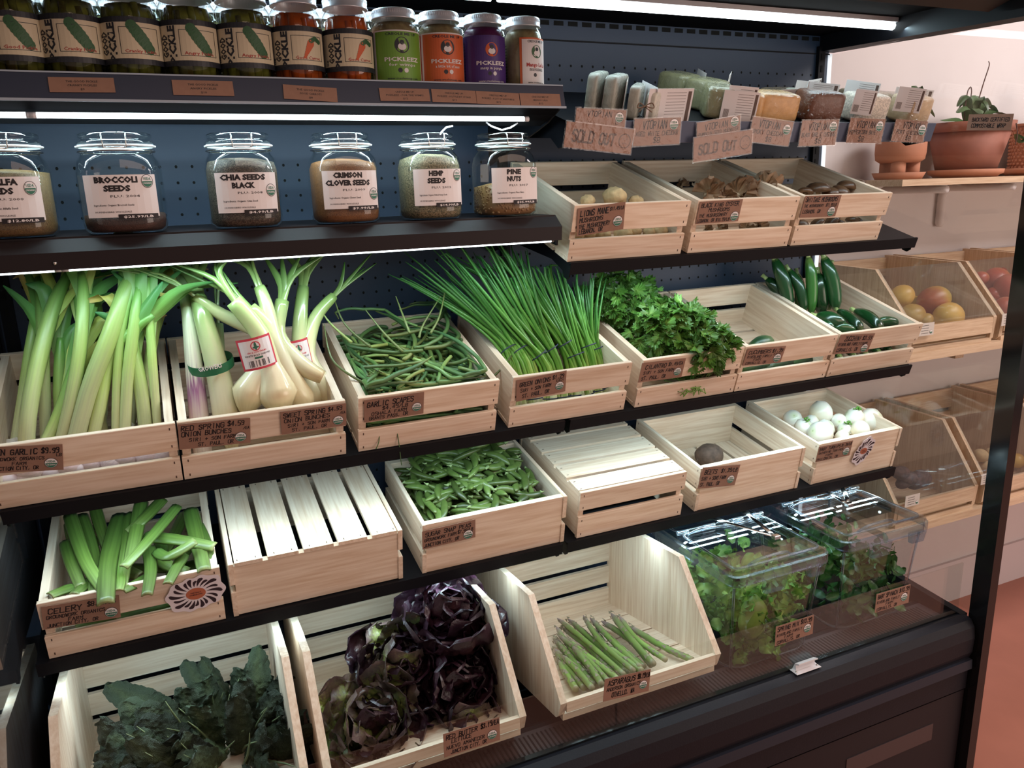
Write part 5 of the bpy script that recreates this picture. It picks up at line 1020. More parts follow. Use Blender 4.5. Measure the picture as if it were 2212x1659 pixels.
def fido(label,u,wp,vb,kind,fillh,lines,plu,ing,price,badpos,mat,tilt=0):
    y=.185; p=PY(u,430,y); r=wp*(p-CAM).dot(CF)/FL/2*.99; hh=.205; t=thing('seed_jar',label,'jar',(p.x,y,1.5885),rot=(0,0,tilt))
    N_=36; q=.9
    part('glass_body',MB().lathe([(r*.3,.001),(r*.86,.0015),(r*.97,.010),(r,.022),(r,hh*.60),(r*.95,hh*.70),(r*.84,hh*.765),(r*.80,hh*.79),(r*.83,hh*.80),(r*.86,hh*.815),(r*.83,hh*.83)],N_,sq=[q,q,q,q,q,q*.8,q*.4,0,0,0,0]),TIN,t)
    fp=[(.001,.005),(r*.82,.005),(r*.93,.012),(r*.955,.024),(r*.955,hh*min(fillh,.60))]
    if fillh>.6: fp+=[(r*.90,hh*min(fillh,.69))]
    fp+=[(r*.5,hh*(fillh+.035)),(.001,hh*(fillh+.045))]
    sm_=MB().lathe(fp,N_,sq=[q]*5+[q*.7]*(len(fp)-5)); sm_.v=[(a,b,c+(.06*a*b/r if c>hh*fillh*.9 else 0)+(a*tilt*0)) for a,b,c in sm_.v]; part('seeds',sm_,mat,t)
    if kind=='nuts':
        nm=MB()
        for k in range(420):
            a=U(0,2*PI); z=U(.010,hh*fillh); s_=1/((abs(math.cos(a))**2.9+abs(math.sin(a))**2.9)**(1/2.9)); nm.ico((r*.93*s_*math.cos(a),r*.93*s_*math.sin(a),z),(.0045,.0032,.0032),0,1,U(0,1),mat=Matrix.Rotation(U(0,3),4,'Y')@Matrix.Rotation(U(0,3),4,'Z'))
        part('nut_surface',nm,mat,t)['kind']='stuff'
    g=MB().lathe([(r*.86,hh*.832),(r*.93,hh*.836),(r*.94,hh*.848),(r*.88,hh*.855)],32); part('gasket',g,GASK,t)
    part('glass_lid',MB().lathe([(r*.86,hh*.856),(r*.90,hh*.862),(r*.91,hh*.885),(r*.84,hh*.895),(r*.80,hh*.91),(r*.86,hh*.925),(r*.86,hh*.955),(r*.80,hh*.968),(r*.4,hh*.965),(.001,hh*.962)],36),TIN,t)
    wr=MB(); 
    for s in (-1,1): wr.tube([(s*r*.27,-r*.86,hh*.955),(s*r*.27,-r*.98,hh*.93),(s*r*.26,-r*1.0,hh*.86),(s*r*.25,-r*.96,hh*.82),(s*r*.18,-r*.98,hh*.815)],.0014,6)
    wr.tube([(-r*.2,-r*.98,hh*.817),(r*.2,-r*.98,hh*.817)],.0014,6); wr.tube([(r*.9*math.cos(a),r*.9*math.sin(a),hh*.795) for a in [i*PI/14 for i in range(29)]],.0013,5)
    part('wire_clip',wr,STEEL,t)
    w_=r*1.66; h_=hh*.40; z0=hh*.165; cr=r*2.0; ya=-r*1.02
    f=lambda p:V((cr*math.sin((p.x-w_/2)/cr),ya+cr*(1-math.cos((p.x-w_/2)/cr))-p.z-.001,z0+p.y))
    lb=MB(); rect(lb,0,0,w_,h_,0,0,f,10); part('paper_label',lb,PAPER,t)
    l=MB(); n=len(lines)
    for i,s_ in enumerate(lines): type_(l,s_,w_*.45,h_*(.84-.20*i-(.02 if n>1 else 0)),h_*.13,w_*min(.80,.074*len(s_)),0,.055,.0006,f)
    type_(l,'PLU: '+plu,w_*.55,h_*(.84-.20*n+.03),h_*.055,w_*.4,0,0,.0006,f); type_(l,'Ingredients: '+ing,w_*.38,h_*.27,h_*.045,w_*.55,0,.01,.0006,f); type_(l,'HUMMINGBIRD WHOLESALE',w_*.36,h_*.11,h_*.04,w_*.5,0,0,.0006,f)
    part('lettering',l,INK,t); bd=MB(); badge(bd,w_*badpos[0],h_*badpos[1],w_*.085,z=.0006,ry=h_*.16,fn=f); part('organic_seal',bd,BADM,t)
    pb=MB(); rect(pb,w_*.42,-h_*.05,w_*.98,h_*.07,0,.0012,f,6); type_(pb,price,w_*.7,-h_*.02,h_*.055,w_*.42,1,.02,.0016,f); part('price_strip',pb,[INK,PAPER],t,label='black embossed price strip')
FJ=[('clip-top jar of tan alfalfa seeds cut by the left frame edge',24,168,0,'s',.60,['ALFALFA','SEEDS'],'2000','Organic Alfalfa Seed','$12.80/LB',(.86,.74),seedmat('alfalfa',(.105,.058,.018),(.15,.085,.028),(.07,.037,.012),520)),
('clip-top jar with a low fill of dark broccoli seeds',267,168,0,'s',.18,['BROCCOLI','SEEDS'],'2004','Organic Broccoli Seeds','$25.99/LB',(.88,.84),seedmat('broccoli_seed',(.035,.014,.010),(.06,.026,.018),(.02,.008,.006),520)),
('clip-top jar of speckled black chia seeds',528,150,0,'s',.68,['CHIA SEEDS','BLACK'],'2008','Organic Chia Seed','$4.99/LB',(.90,.55),seedmat('chia',(.014,.008,.005),(.04,.025,.017),(.13,.10,.07),560)),
('clip-top jar of orange crimson clover seeds',745,142,0,'s',.66,['CRIMSON','CLOVER SEEDS'],'2009','Organic Clover Seed','$9.99/LB',(.92,.38),seedmat('clover',(.17,.062,.017),(.22,.09,.028),(.10,.036,.012),620)),
('clip-top jar of pale flecked hemp seeds',929,130,0,'s',.70,['HEMP','SEEDS'],'2012','Organic Hulled Hemp Seeds','$14.99/LB',(.90,.82),seedmat('hemp',(.25,.20,.12),(.17,.13,.07),(.035,.04,.018),420)),
('clip-top jar one third full of pine nuts',1090,129,0,'nuts',.36,['PINE','NUTS'],'2017','Organic Pine Nuts','$35.99/LB',(.90,.86),plain('pine_nut',(.23,.125,.05),.4,nz=.1))]
for a_ in FJ: fido(*a_)
# ================================================================ wrapped cheeses
def film(name,col,nz=.1,sc=60,spk=None):
    m=plain(name,col,.4,nz=nz,sc=sc,coat=.9,bump=.0); n=m.node_tree; N=n.nodes; b=N['Principled BSDF']; b.inputs['Coat Roughness'].default_value=.06
    t=N.new('ShaderNodeTexNoise'); t.inputs['Scale'].default_value=45; t.inputs['Detail'].default_value=3; t.inputs['Distortion'].default_value=2; tc=N.new('ShaderNodeTexCoord'); n.links.new(tc.outputs['Object'],t.inputs['Vector'])
    bp=N.new('ShaderNodeBump'); bp.inputs['Strength'].default_value=1; bp.inputs['Distance'].default_value=.02; n.links.new(t.outputs['Fac'],bp.inputs['Height']); n.links.new(bp.outputs[0],b.inputs['Coat Normal']); return m
CHM={'g':film('cheese_pale_green',(.42,.43,.36)),'w':film('cheese_white',(.66,.64,.54)),'k':film('cheese_olive',(.25,.23,.12)),'o':film('cheese_orange',(.62,.36,.14)),'b':film('cheese_brown',(.13,.045,.02)),'p':film('cheese_peppercorn',(.66,.58,.48),.35,220),'t':film('cheese_tan',(.48,.33,.19)),'d':film('cheese_dark_rind',(.22,.16,.10),.3)}
cy_,cz_,ctl=ROW['C']; cup=V((0,-math.sin(ctl),math.cos(ctl))); cbk=V((0,math.cos(ctl),math.sin(ctl)))
def cheese(label,u,dy,k,sx,sy,sz,rz,rx=0,tagp=None,dz=0):
    base=V((0,cy_,cz_))+cbk*dy; x=PY(u,200,base.y).x; pos=V((x,base.y,base.z))+cup*(sz*.5*math.cos(rx)+sy*.5*abs(math.sin(rx))+.001+dz)
    m=Matrix.Translation(pos)@Matrix.Rotation(ctl,4,'X')@Matrix.Rotation(rz,4,'Z')@Matrix.Rotation(rx,4,'X'); t=thing('wrapped_cheese',label,'cheese',mat=m)
    vs,fs=ICO(3); p_=.28; mb=MB(); mb.add([V((math.copysign(abs(q.x)**p_,q.x)*sx*.5,math.copysign(abs(q.y)**.35,q.y)*sy*.5,math.copysign(abs(q.z)**p_,q.z)*sz*.5)) for q in vs],fs,0,None,.5,True); part('cheese_block',mb,CHM[k],t)
    if tagp:
        for (ox,oy,oz,w_,h_,az) in tagp:
            M_=Matrix.Translation((ox,oy,oz))@Matrix.Rotation(az,4,'Z'); b=MB().box((-w_/2,-.0004,-h_/2),(w_/2,.0004,h_/2),mat=M_); pp=part('paper_tag',b,PAPER,t)
            pr=MB(); f=lambda p:M_@V((p.x,-.0007-p.z,p.y))
            for j in range(9): rect(pr,-w_*.10,h_*(.38-.085*j),w_*.34,h_*(.38-.085*j)+.0009,0,0,f)
            rect(pr,w_*.38,-h_*.42,w_*.46,h_*.42,0,0,f)
            for j in range(7): rect(pr,-w_*.42+j*.0022,-h_*.40,-w_*.42+j*.0022+.0011,-h_*.12,0,0,f)
            obj('print',mesh('print',pr,INKG),pp)
T=lambda *a:[a]
cheese('pale green rounded cheese standing at the far left end',1282,.115,'g',.10,.030,.105,.72,0,T(.0,-.022,.0,.075,.085,.25))
cheese('second pale green cheese leaning beside a white tag',1322,.085,'g',.10,.034,.105,.68,0,T(.01,-.024,.0,.09,.085,.3))
cheese('third upright cheese behind the tied paper tags',1368,.065,'g',.10,.030,.085,.85,0,T(.03,-.026,-.0,.12,.085,.5))
cheese('pale cheese in front with a large tied brown paper tag',1415,.045,'w',.105,.030,.075,.6,0,[(.01,-.030,.0,.155,.09,-.45)])
cheese('olive cheese at the very back left',1460,.30,'k',.10,.10,.085,.3,0,T(.06,-.03,.01,.10,.08,.9))
cheese('olive green cheese in the middle row',1520,.20,'k',.105,.10,.085,.35,0,T(.075,-.02,.02,.11,.075,.5))
cheese('rounded olive cheese in front of the olive pair',1545,.095,'k',.085,.11,.085,-.5,0,T(.055,-.045,.01,.08,.08,.1))
cheese('orange cheese half behind a paper tag',1600,.070,'o',.10,.10,.075,-.5,0,[(-.02,-.062,.004,.10,.078,.15)])
cheese('smoky orange cheese block with its face to the front',1662,.055,'o',.135,.09,.078,-.12)
cheese('chocolate brown cheese block',1762,.055,'b',.125,.09,.085,-.15)
cheese('white peppercorn speckled cheese block',1862,.060,'p',.125,.09,.080,-.1,0,T(-.05,-.05,.02,.06,.07,-.5))
cheese('tan port cheese at the right end of the rail',1962,.050,'t',.105,.09,.080,.1,0,T(-.06,-.03,.03,.08,.07,-.6))
cheese('dark rind cheese in the back row',1690,.25,'d',.16,.10,.055,.2,0,[(.05,-.06,.035,.12,.06,.3)])
cheese('white cheese in the back row under folded papers',1745,.21,'w',.15,.10,.060,-.2,0,[(-.02,-.055,.03,.13,.06,-.3)])
cheese('cloudy wrapped cheese behind the orange block',1680,.16,'w',.13,.08,.060,.1,0,[(-.02,-.045,.02,.09,.05,.2)])
cheese('marbled dark cheese in the back right row',1860,.20,'d',.15,.10,.065,-.15,0,[(-.06,-.055,.03,.10,.07,-.6)])
cheese('long marbled tan cheese at the back right',1930,.17,'d',.14,.09,.065,-.25,0,[(.02,-.05,.03,.12,.05,-.2)])
tw=plain('brown_twine',(.16,.09,.05),.8); c=PY(1392,230,.09); mb=MB()
for s in (-1,1): mb.tube(bez([c,c+V((s*.018,-.006,.008)),c+V((s*.024,-.006,-.004)),c+V((0,-.004,0))],12),.0015,5); mb.tube([c,c+V((s*.02,-.004,-.014))],.0012,5)
single('twine_bow','little brown twine bow on the big paper tag','twine',mb,tw)
# ================================================================ clear salad boxes with hinged lids
LETG=ramp('salad_leaf',[(0,(.26,.40,.07)),(.5,(.13,.27,.045)),(1,(.05,.14,.03))],.4,nz=.2,sc=30,var=.25,trans=.2,bump=.2)
SPIN=ramp('spinach_leaf',[(0,(.10,.24,.05)),(.5,(.035,.13,.025)),(1,(.02,.09,.02))],.35,nz=.08,sc=30,var=.25,trans=.15,coat=.1)
def roundrect(x0,y0,x1,y1,r,k=5):
    o=[]
    for cx,cy,a0 in ((x1-r,y1-r,0),(x0+r,y1-r,PI/2),(x0+r,y0+r,PI),(x1-r,y0+r,3*PI/2)):
        for i in range(k+1): a=a0+PI/2*i/k; o.append((cx+r*math.cos(a),cy+r*math.sin(a)))
    return o
def loft(mb,secs,cap0=True,cap1=False):
    n=len(secs[0][0]); vs=[V((x,y,z)) for pts,z in secs for x,y in pts]; k=len(secs)
    fs=[(i*n+j,i*n+(j+1)%n,(i+1)*n+(j+1)%n,(i+1)*n+j) for i in range(k-1) for j in range(n)]
    if cap0: fs.append(tuple(range(n))[::-1])
    if cap1: fs.append(tuple((k-1)*n+j for j in range(n)))
    mb.add(vs,fs,0,None,None,False)
RIMG=thin_glass('polycarbonate_rim',(.74,.82,.90),.28,1.5,1.3)
def saladbox(label,x0,x1,y0,y1,zb,zt,mat,nl,tongs,sd):
    cx,cy=(x0+x1)/2,(y0+y1)/2; w_,d_=(x1-x0)/2,(y1-y0)/2; t=thing('salad_box',label,'food box',(cx,cy,zb),rot=(0,0,0)); h=zt-zb
    R=lambda s,r:roundrect(-w_*s,-d_*s,w_*s,d_*s,r)
    mb=MB(); loft(mb,[(R(.82,.05),0),(R(.84,.05),.008),(R(.93,.045),h-.045),(R(.97,.04),h-.040),(R(.97,.04),h-.012)]); part('box_body',mb,ACRY,t)
    mb=MB(); loft(mb,[(R(1.0,.035),h-.030),(R(1.0,.035),h-.002),(R(.96,.03),h),(R(.96,.03),h-.004),(R(.975,.03),h-.028),(R(1.0,.035),h-.030)],False); part('rim',mb,RIMG,t,label='thick clear rim')
    mb=MB()
    for q in (.86,.60): 
        pass
    loft(mb,[(roundrect(-w_*.97,-d_*.97,w_*.97,d_*.97,.03),h+.001),(roundrect(-w_*.97,-d_*.97,w_*.97,d_*.97,.03),h+.008),(roundrect(-w_*.90,-d_*.92,w_*.90,d_*.90,.025),h+.010)],True,True); part('lid',mb,ACRY,t)
    mb=MB(); P=[V((x,y,h+.014)) for x,y in roundrect(-w_*.86,-d_*.88,w_*.86,d_*.30,.02)]; mb.tube(P+[P[0]],.0035,5); P=[V((x,y,h+.014)) for x,y in roundrect(-w_*.86,d_*.40,w_*.86,d_*.92,.02)]; mb.tube(P+[P[0]],.003,5)
    part('lid_ridge',mb,RIMG,t); mb=MB()
    for x in (-.8,-.25,.35,.8): mb.tube([(w_*x-.02,d_*.34,h+.017),(w_*x+.02,d_*.34,h+.017)],.007,8)
    mb.tube(bez([V((-w_*.75,d_*.28,h+.012)),V((-w_*.5,d_*.24,h+.026)),V((w_*.1,d_*.22,h+.016)),V((w_*.75,d_*.26,h+.012))],12),.0035,6); part('hinge',mb,RIMG,t)
    mb=MB(); mb.tube(bez([V((-w_*.6,-d_*.86,h+.012)),V((-w_*.4,-d_*.90,h+.03)),V((w_*.1,-d_*.88,h+.028)),V((w_*.3,-d_*.86,h+.012)),V((w_*.7,-d_*.86,h+.012))],16),.004,6); part('lid_lip',mb,RIMG,t)
    mb=MB(); loft(mb,[(roundrect(-w_*.35,-d_*.99,w_*.05,-d_*.90,.006,2),h-.075),(roundrect(-w_*.37,-d_*1.01,w_*.07,-d_*.90,.006,2),h-.03)],True,False); part('grip_tab',mb,RIMG,t); mb=MB(); loft(mb,[(roundrect(w_*.55,-d_*.99,w_*.85,-d_*.90,.006,2),h-.062),(roundrect(w_*.53,-d_*1.01,w_*.87,-d_*.90,.006,2),h-.03)],True,False); part('grip_tab',mb,RIMG,t)
    for sx in (-1,1):
        for sy in (-1,1): part('corner_edge',MB().tube([(sx*(w_*.82-.012),sy*(d_*.82-.012),.004),(sx*(w_*.93-.012),sy*(d_*.93-.012),h-.045)],.004,6),RIMG,t)
    wpart('lettuce_heart',MB().ico(V((x0+w_*.62,y0+.045,zb+.15)),(.045,.030,.07),0,3,.1,.012,30),LETG,t) if mat is LETG else None
    part('bottom_edge',MB().tube([V((x,y,.003)) for x,y in R(.82,.05)]+[V((*R(.82,.05)[0],.003))],.0035,5),RIMG,t)
    rs=random.getstate(); random.seed(sd); lv=MB()
    for i in range(nl):
        x=U(-.74,.74)*w_; y=U(-.82,.78)*d_; z=.02+(h*.66)*random.random()**.9; tpr=lerp(.84,1,z/h); x*=tpr; y*=tpr
        if abs(x)<w_*.5 and -d_*.5<y and random.random()<.6: y=-d_*U(.6,.82) if random.random()<.6 else y; 
        sc_=U(.035,.06) if mat is LETG else U(.03,.052); cr=crinkle(sc_,sc_*(.8 if mat is LETG else .62),sc_*(.20 if mat is LETG else .03),U(3,6),sc_*(.12 if mat is LETG else .04),60,7,6,U(-.3,.6),i,.5,U(0,.5))
        A=align(V((U(-1,1),U(-1,1),U(-1,1))),V((U(-1,1),-1,U(-.5,1)))); mm=Matrix.Translation((x,y,z))@A
        n0=len(lv.v); cvs=[min(1,max(0,c_+U(-.1,.1))) for c_ in cr.c]; lv.add([mm@V(q) for q in cr.v],cr.f,0,cr.g,cvs,True)
    random.setstate(rs); o=single('salad_leaves','loose %s leaves filling the clear box'%('frilly green and red lettuce' if mat is LETG else 'dark baby spinach'),'salad',MB_shift(lv,V((cx,cy,zb))),mat); o['kind']='stuff'
    return t
def MB_shift(mb,o): mb.v=[tuple(V(q)+o) for q in mb.v]; return mb
saladbox('left clear food box of spring mix lettuce with hinged lid',1.350,1.715,-.125,.30,.275,.595,LETG,330,0,11)
saladbox('right clear food box of baby spinach with hinged lid',1.785,2.155,-.105,.32,.275,.595,SPIN,380,0,12)
part('box_handle_insert',MB().box((1.47,-.06,.36),(1.58,-.03,.50),bev=.01),plain('lime_core',(.42,.52,.10),.5),None) if 0 else None
def tongs(label,a,b,c,z):
    """a pivot, b and c jaw tips"""
    A,B,Cc=PZ(*a,z),PZ(*b,z+.004),PZ(*c,z+.004); t=root('serving_tongs',label,'tongs',A); 
    for q in (B,Cc):
        d=(q-A); mb=MB(); P=[A,A+d*.25,A+d*.7,A+d*.85,q]; mb.tube(P,[.006,.009,.008,.013,.010],8,flat=.28,up=(0,0,1)); wpart('arm',mb,STEEL,t)
    wpart('pivot_ring',MB().box((A.x-.011,A.y-.008,A.z-.006),(A.x+.011,A.y+.008,A.z+.007),bev=.002),STEEL,t); return t
Ez=lambda u,v:(1400+u/2.443,980+v/2.443)
tongs('steel tongs resting open on the spring mix box lid',Ez(675,440),Ez(330,335),Ez(490,290),.622)
tongs('steel tongs resting open on the spinach box lid',Ez(1060,270),Ez(900,175),Ez(1010,130),.622)
# ================================================================ fruit in the wall bins
MAN=ramp('mango_skin',[(0,(.45,.10,.04)),(.4,(.42,.12,.05)),(.7,(.55,.30,.06)),(1,(.35,.30,.08))],.38,nz=.35,sc=12,var=.1)
YEL=ramp('yellow_mango_skin',[(0,(.62,.42,.10)),(.6,(.66,.38,.09)),(1,(.55,.28,.07))],.4,nz=.2,sc=20,var=.12)
RDM=ramp('red_mango_skin',[(0,(.42,.06,.05)),(.6,(.50,.10,.05)),(1,(.55,.24,.06))],.35,nz=.25,sc=12,var=.1)
POT=plain('potato_skin',(.50,.33,.17),.75,nz=.15,sc=60,bump=.3); RTD=plain('dark_root',(.10,.045,.035),.8,nz=.4,sc=60,bump=.4)
def fruit(name,lb,cat,u,v,rp,y,mat,grp,el=1.15):
    p=PY(u,v,y); r=rp*(p-CAM).dot(CF)/FL; t=root(name,lb,cat,p,grp); rot=Matrix.Rotation(U(-.5,.5),4,'Y'); mb=MB().ico(p,(r*el,r*.95,r*.95),0,3,.5,r*.08,14,mat=rot); mb.c=[max(0,min(1,.5+(V(q)-p).x/r*.35+(V(q)-p).z/r*.2)) for q in mb.v]; wpart('flesh_body',mb,mat,t)
    wpart('stalk_end',MB().tube([p+rot@V((r*el*.97,0,0)),p+rot@V((r*el*1.06,0,.001))],[r*.12,r*.07],6),RTD,t)
fz=lambda u,v:(1850+u/3.95,480+v/3.95)
for u,v,r,y,m,lb in ((385,630,25,.42,YEL,'yellow mango at the top left of the first bin'),(505,695,18,.47,YEL,'small yellow mango behind the left pair'),(470,795,27,.34,YEL,'yellow mango low at the left front'),(590,835,15,.31,YEL,'small yellow fruit peeking at the front left'),(663,665,33,.40,MAN,'large red green mango in the middle of the first bin'),(800,705,13,.47,YEL,'small yellow fruit behind the red mango'),(785,800,31,.33,YEL,'yellow mango at the front centre of the first bin'),(980,755,27,.38,YEL,'orange yellow mango at the right of the first bin')):
    fruit('mango',lb,'mango',*fz(u,v),r,y,m,None)
for u,v,r,y,lb in ((1062,480,16,.50,'small red mango at the left of the second bin'),(1190,500,30,.50,'shaded red mango at the back of the second bin'),(1275,440,18,.54,'orange red mango at the top of the second bin'),(1300,560,30,.42,'large red mango by the post'),(1170,620,18,.45,'small red mango low left of the large one'),(1265,730,24,.34,'bright red mango at the front of the second bin'),(1345,700,14,.36,'orange red mango partly hidden by the post')):
    fruit('mango',lb,'mango',*fz(u,v),r,y,RDM,None,1.05)
hz=lambda u,v:(1900+u/4.147,780+v/4.147)
for u,v,r,lb in ((905,845,15,'round potato at the top by the post'),(950,930,14,'potato below the top one by the post'),(985,880,13,'potato tucked behind the post edge'),(1000,820,12,'potato at the back behind the post')): fruit('potato',lb,'potato',*hz(u,v),r,.42,POT,None,1.3)
for u,v,r,y,m,lb in ((1240,890,17,.38,YEL,'orange fruit right of the post'),(1290,850,17,.42,YEL,'orange fruit at the right frame edge')): fruit('orange_fruit',lb,'fruit',*hz(u,v),r,y,m,None,1.0)
for u,v,r,lb in ((190,1000,16,'dark reddish root at the left of the lower bin'),(250,1050,18,'dark root in the middle of the lower bin'),(340,1060,20,'dark leafy root at the right of the lower bin'),(220,1085,14,'small dark root at the bin front'),(400,1070,13,'small dark root beside the largest')): fruit('beet_root',lb,'root vegetable',*hz(u,v),r,.34,RTD,None,1.5)
for u,v in ((500,935),(640,930),(830,915)): 
    pass
# small laminated tags on the wall bins
for lb,u,v,y in (('clear plastic ticket on the lower wall bin corner',1968,1082,.215),('clear plastic ticket on the second lower wall bin',2131,1034,.215),('clear plastic ticket on the first upper wall bin',1998,712,.215),('clear plastic ticket on the second upper wall bin',2176,690,.215)):
    p=PY(u,v,y); t=thing('bin_ticket',lb,'ticket',p-V((.03,0,.022))); part('card',MB().box((0,0,0),(.075,.001,.045)),plain('ticket_frost',(.62,.56,.52),.4),t); l=MB()
    for j in range(4): rect(l,.012,.008+.009*j,.048,.0095+.009*j,1,0,lambda p:V((p.x,-.0004,p.y)))
    badge(l,.061,.012,.007,fn=lambda p:V((p.x,-.0005-p.z,p.y)),txt=False); part('print',l,BADM,t)
# ================================================================ terracotta pots
TER=plain('terracotta',(.46,.19,.11),.75,nz=.08,sc=20); TERD=plain('terracotta_dark',(.30,.11,.075),.7,nz=.15,sc=12); SOIL=plain('soil',(.03,.02,.015),.9)  # second terracotta is darker and more mottled
ORC=ramp('orchid_leaf',[(0,(.16,.22,.08)),(.5,(.075,.13,.05)),(1,(.05,.10,.04))],.35,nz=.05,var=.15,trans=.1)
def pot(label,x,y,z,r0,r1,h,rim,mat,saucer=True,tex=False,sh=0):
    t=thing('terracotta_pot',label,'pot',(x,y,z)); zz=.022 if saucer else 0
    if saucer: part('saucer',MB().lathe([(.001,.002),(r0*1.05,0),(r0*1.12,.008),(r0*1.25,.014),(r0*1.27,.030),(r0*1.18,.031),(r0*1.15,.012),(.001,.010)],28),TER,t)
    part('body',MB().lathe([(.001,zz),(r0,zz),(r1*.93,zz+h-rim),(r1*.93,zz+h-rim),(r1,zz+h-rim+.002),(r1*1.02,zz+h),(r1*.94,zz+h),(r1*.90,zz+h-.02),(.001,zz+h-.025)],30),mat,t)
    part('soil',MB().lathe([(r1*.90,zz+h-.018),(.001,zz+h-.012)],16),SOIL,t)
    if tex:
        k=0; s=MB()
        for j in range(12):
            zc=zz+.012+j*(h-rim-.01)/12; rr=lerp(r0,r1*.93,(zc-zz)/(h-rim))
            for i in range(40): a=2*PI*(i+.5*(j%2))/40; s.ico((rr*math.cos(a),rr*math.sin(a),zc),(.007,.007,.0075),0,1)
        part('stud_relief',s,mat,t)['kind']='stuff'
    return t
pc=PY(2081,383,.58); pot('large plain terracotta pot with orchid on the planter shelf',pc.x,.575,1.6455,.108,.158,.188,.036,TERD)
pc2=PY(2252,383,.58); pot('terracotta pot with studded surface at the right edge',pc2.x,.575,1.6455,.135,.150,.190,.010,TER,tex=True)
p3=PY(1940,383,.60); t=thing('footed_planter','small terracotta planter on three round legs and saucer','pot',(p3.x,.60,1.6455)); r=.088
part('saucer',MB().lathe([(.001,.002),(r*.95,0),(r*1.1,.026),(r*1.04,.026),(r*.9,.008),(.001,.008)],24),TER,t)
for k in range(3): a=2*PI*k/3-.4; part('leg',MB().tube([(r*.6*math.cos(a),r*.6*math.sin(a),.008),(r*.6*math.cos(a),r*.6*math.sin(a),.066)],.027,12),TER,t)
part('bowl',MB().lathe([(.001,.062),(r*.8,.062),(r*1.0,.074),(r*1.04,.10),(r*1.04,.165),(r*.97,.165),(r*.95,.10),(.001,.085)],26),TER,t)
def plant(label,x,y,z,leaves,stems,seed):
    t=thing('orchid_plant',label,'plant',(x,y,z))
    for (dx,dz,L_,w_,dy) in leaves:
        dx*=1.25; dz*=1.2; w_*=.85
        mb=MB(); P=[V((0,0,-.02)),V((dx*.4,dy*.5,dz*.9)),V((dx,dy,dz*.55+.0))] ; ribbon(mb,P,w_,fold=.25,side=(-.3,.9,.3) if abs(dx)>.04 else (1,.2,0)); part('leaf',mb,ORC,t)
    for P in stems: part('flower_stalk',MB().tube(bez(P,14),rlist([.0028,.0022,.0016],15 if len(P)!=2 else 15)[:len(bez(P,14))],5,c=[.9]*len(bez(P,14))),RTD,t)
top=1.6455+.205
plant('orchid with bare dark flower stalks in the large pot',pc.x,.575,top,[(-.10,.06,.1,.05,-.03),(-.16,.02,.1,.055,-.02),(-.07,.10,.1,.045,.0),(.05,.09,.1,.055,.0),(.09,.06,.1,.06,-.03),(.12,.035,.1,.055,-.06),(.02,.07,.1,.06,-.05),(.15,.09,.1,.05,.05),(.0,.10,.1,.05,.06),(-.04,.05,.1,.05,-.08)],
 [[V((-.035,0,-.01)),V((-.040,0,.06)),V((-.036,0,.12)),V((-.025,0,.135))],[V((-.012,0,-.01)),V((-.017,0,.06)),V((-.013,0,.12)),V((-.022,0,.140)),V((-.036,0,.125))],[V((.015,0,-.01)),V((.030,0,.08)),V((.052,0,.16)),V((.072,0,.22)),V((.066,0,.237))]],3)
plant('trailing orchid keiki with green leaf hanging over the large pot rim',pc.x+.02,.40,top-.03,[(.10,-.035,.1,.03,0),(.06,-.05,.1,.026,0)],[[V((0,0,.02)),V((.0,-.01,-.02)),V((-.005,-.01,-.06))]],4)
plant('leafy plant in the studded pot at the right edge',pc2.x,.575,top-.01,[(-.12,.10,.1,.07,-.02),(-.15,.06,.1,.07,-.04),(-.08,.08,.1,.07,0),(.06,.10,.1,.07,0),(-.02,.13,.1,.06,.02),(-.17,.02,.1,.06,-.05)],[],5)
plant('drooping leaf plant behind the port cheese',p3.x+.02,.60,1.6455+.165,[(.07,.16,.1,.04,0),(-.05,.12,.1,.04,0),(.10,.10,.1,.04,-.02)],[],6)
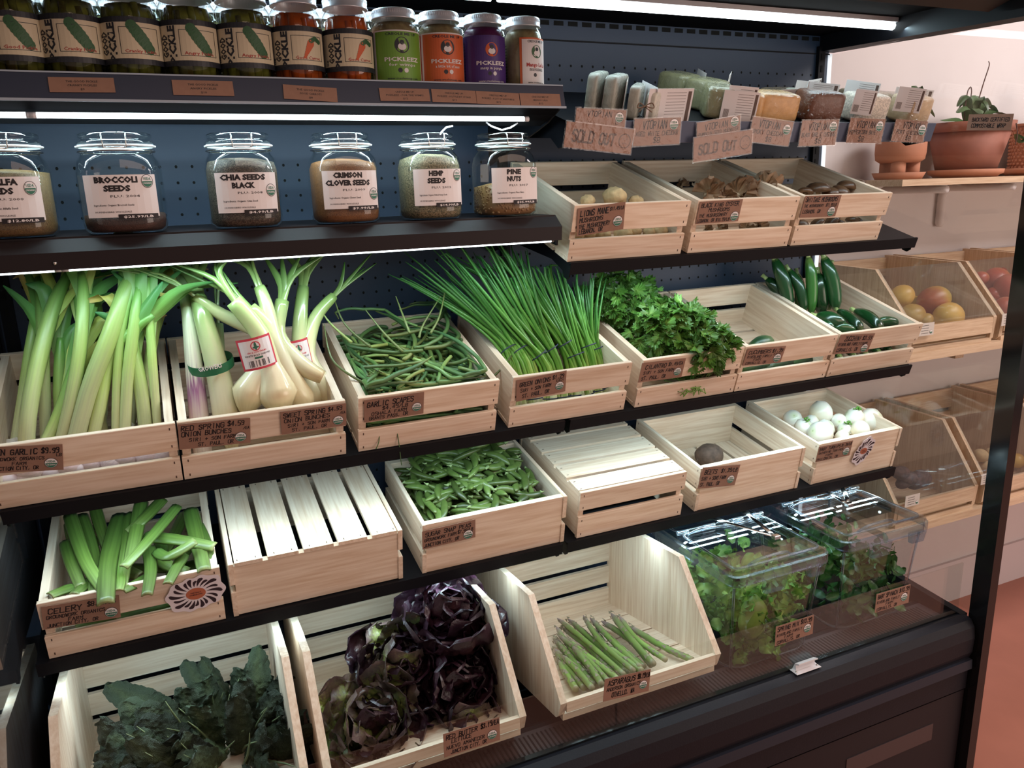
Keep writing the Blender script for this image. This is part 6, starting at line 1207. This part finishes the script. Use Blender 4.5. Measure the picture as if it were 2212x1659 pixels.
# ================================================================ labels told apart by place
from bpy_extras.object_utils import world_to_camera_view as wcv
ORD=['leftmost','second','third','fourth','fifth','sixth','seventh','eighth','ninth','tenth','eleventh','twelfth','thirteenth','fourteenth','fifteenth','sixteenth','seventeenth','eighteenth','nineteenth','twentieth']
def num(i,n):
    if i==0: return 'leftmost'
    if i==n-1: return 'rightmost'
    return (ORD[i] if i<20 else 'twenty-'+['first','second','third','fourth','fifth','sixth','seventh','eighth','ninth'][i-20] if i<29 else 'thirtieth')+' from left'
bpy.context.view_layer.update()
for grp,fmt in (('green garlic stalks in the left crate','green garlic stalk in the left crate, %s of the stems'),('green onion bunches in the crate','banded green onion bunch, %s in its crate'),('cut celery stalks in the crate','cut celery stalk in its crate, %s of the heap'),('asparagus spears on the bin floor','purple tipped asparagus spear, %s in the bin'),
    ('small pine crates on the shelves',None),('white baby turnips in the crate','smooth white baby turnip, %s in its crate'),('jars on the upper left shelf',None),('plain jars in the second row','white lidded jar in the second row, %s'),('shiitake mushrooms on top of the crate','dark brown shiitake on top of its crate, %s'),('shiitake mushrooms in the gap','shiitake in the front gap, %s'),
    ('lions mane mushrooms in the gap','pale lions mane mushroom in the front gap, %s'),('lions mane mushrooms on top','shaggy lions mane mushroom on top, %s'),('oyster mushrooms in the gap','oyster mushroom in the front gap, %s'),('zucchini leaning at the back of their crate','dark zucchini standing at the crate back, %s'),('zucchini lying at the front of their crate','dark zucchini lying at the crate front, %s'),('zucchini ends in the crate gap','zucchini end in the crate gap, %s'),('loose garlic bulbs in the gap of the left crate','pinkish garlic bulb in the left crate gap, %s'),('cucumbers in the nearly empty crate','low cucumber in the crate gap, %s'),('scape tips poking out of the crate','thin scape tip above the tangle, %s'),('scape threads hanging from the gap','scape thread hanging from the gap, %s'),('paler standing zucchini','paler green zucchini on end at the back, %s')):
    if not fmt: continue
    g=[o for o in bpy.data.objects if o.parent is None and o.get('group')==grp]
    def px(o):
        pts=[(c.matrix_world@V(c.bound_box[0])+c.matrix_world@V(c.bound_box[6]))/2 for c in ([o] if o.type=='MESH' else list(o.children)) if c.type=='MESH']
        p=sum(pts,V((0,0,0)))/max(1,len(pts)); return (p-CAM).dot(CR)/(p-CAM).dot(CF)
    g.sort(key=px)
    for i,o in enumerate(g): o['label']=fmt%num(i,len(g))
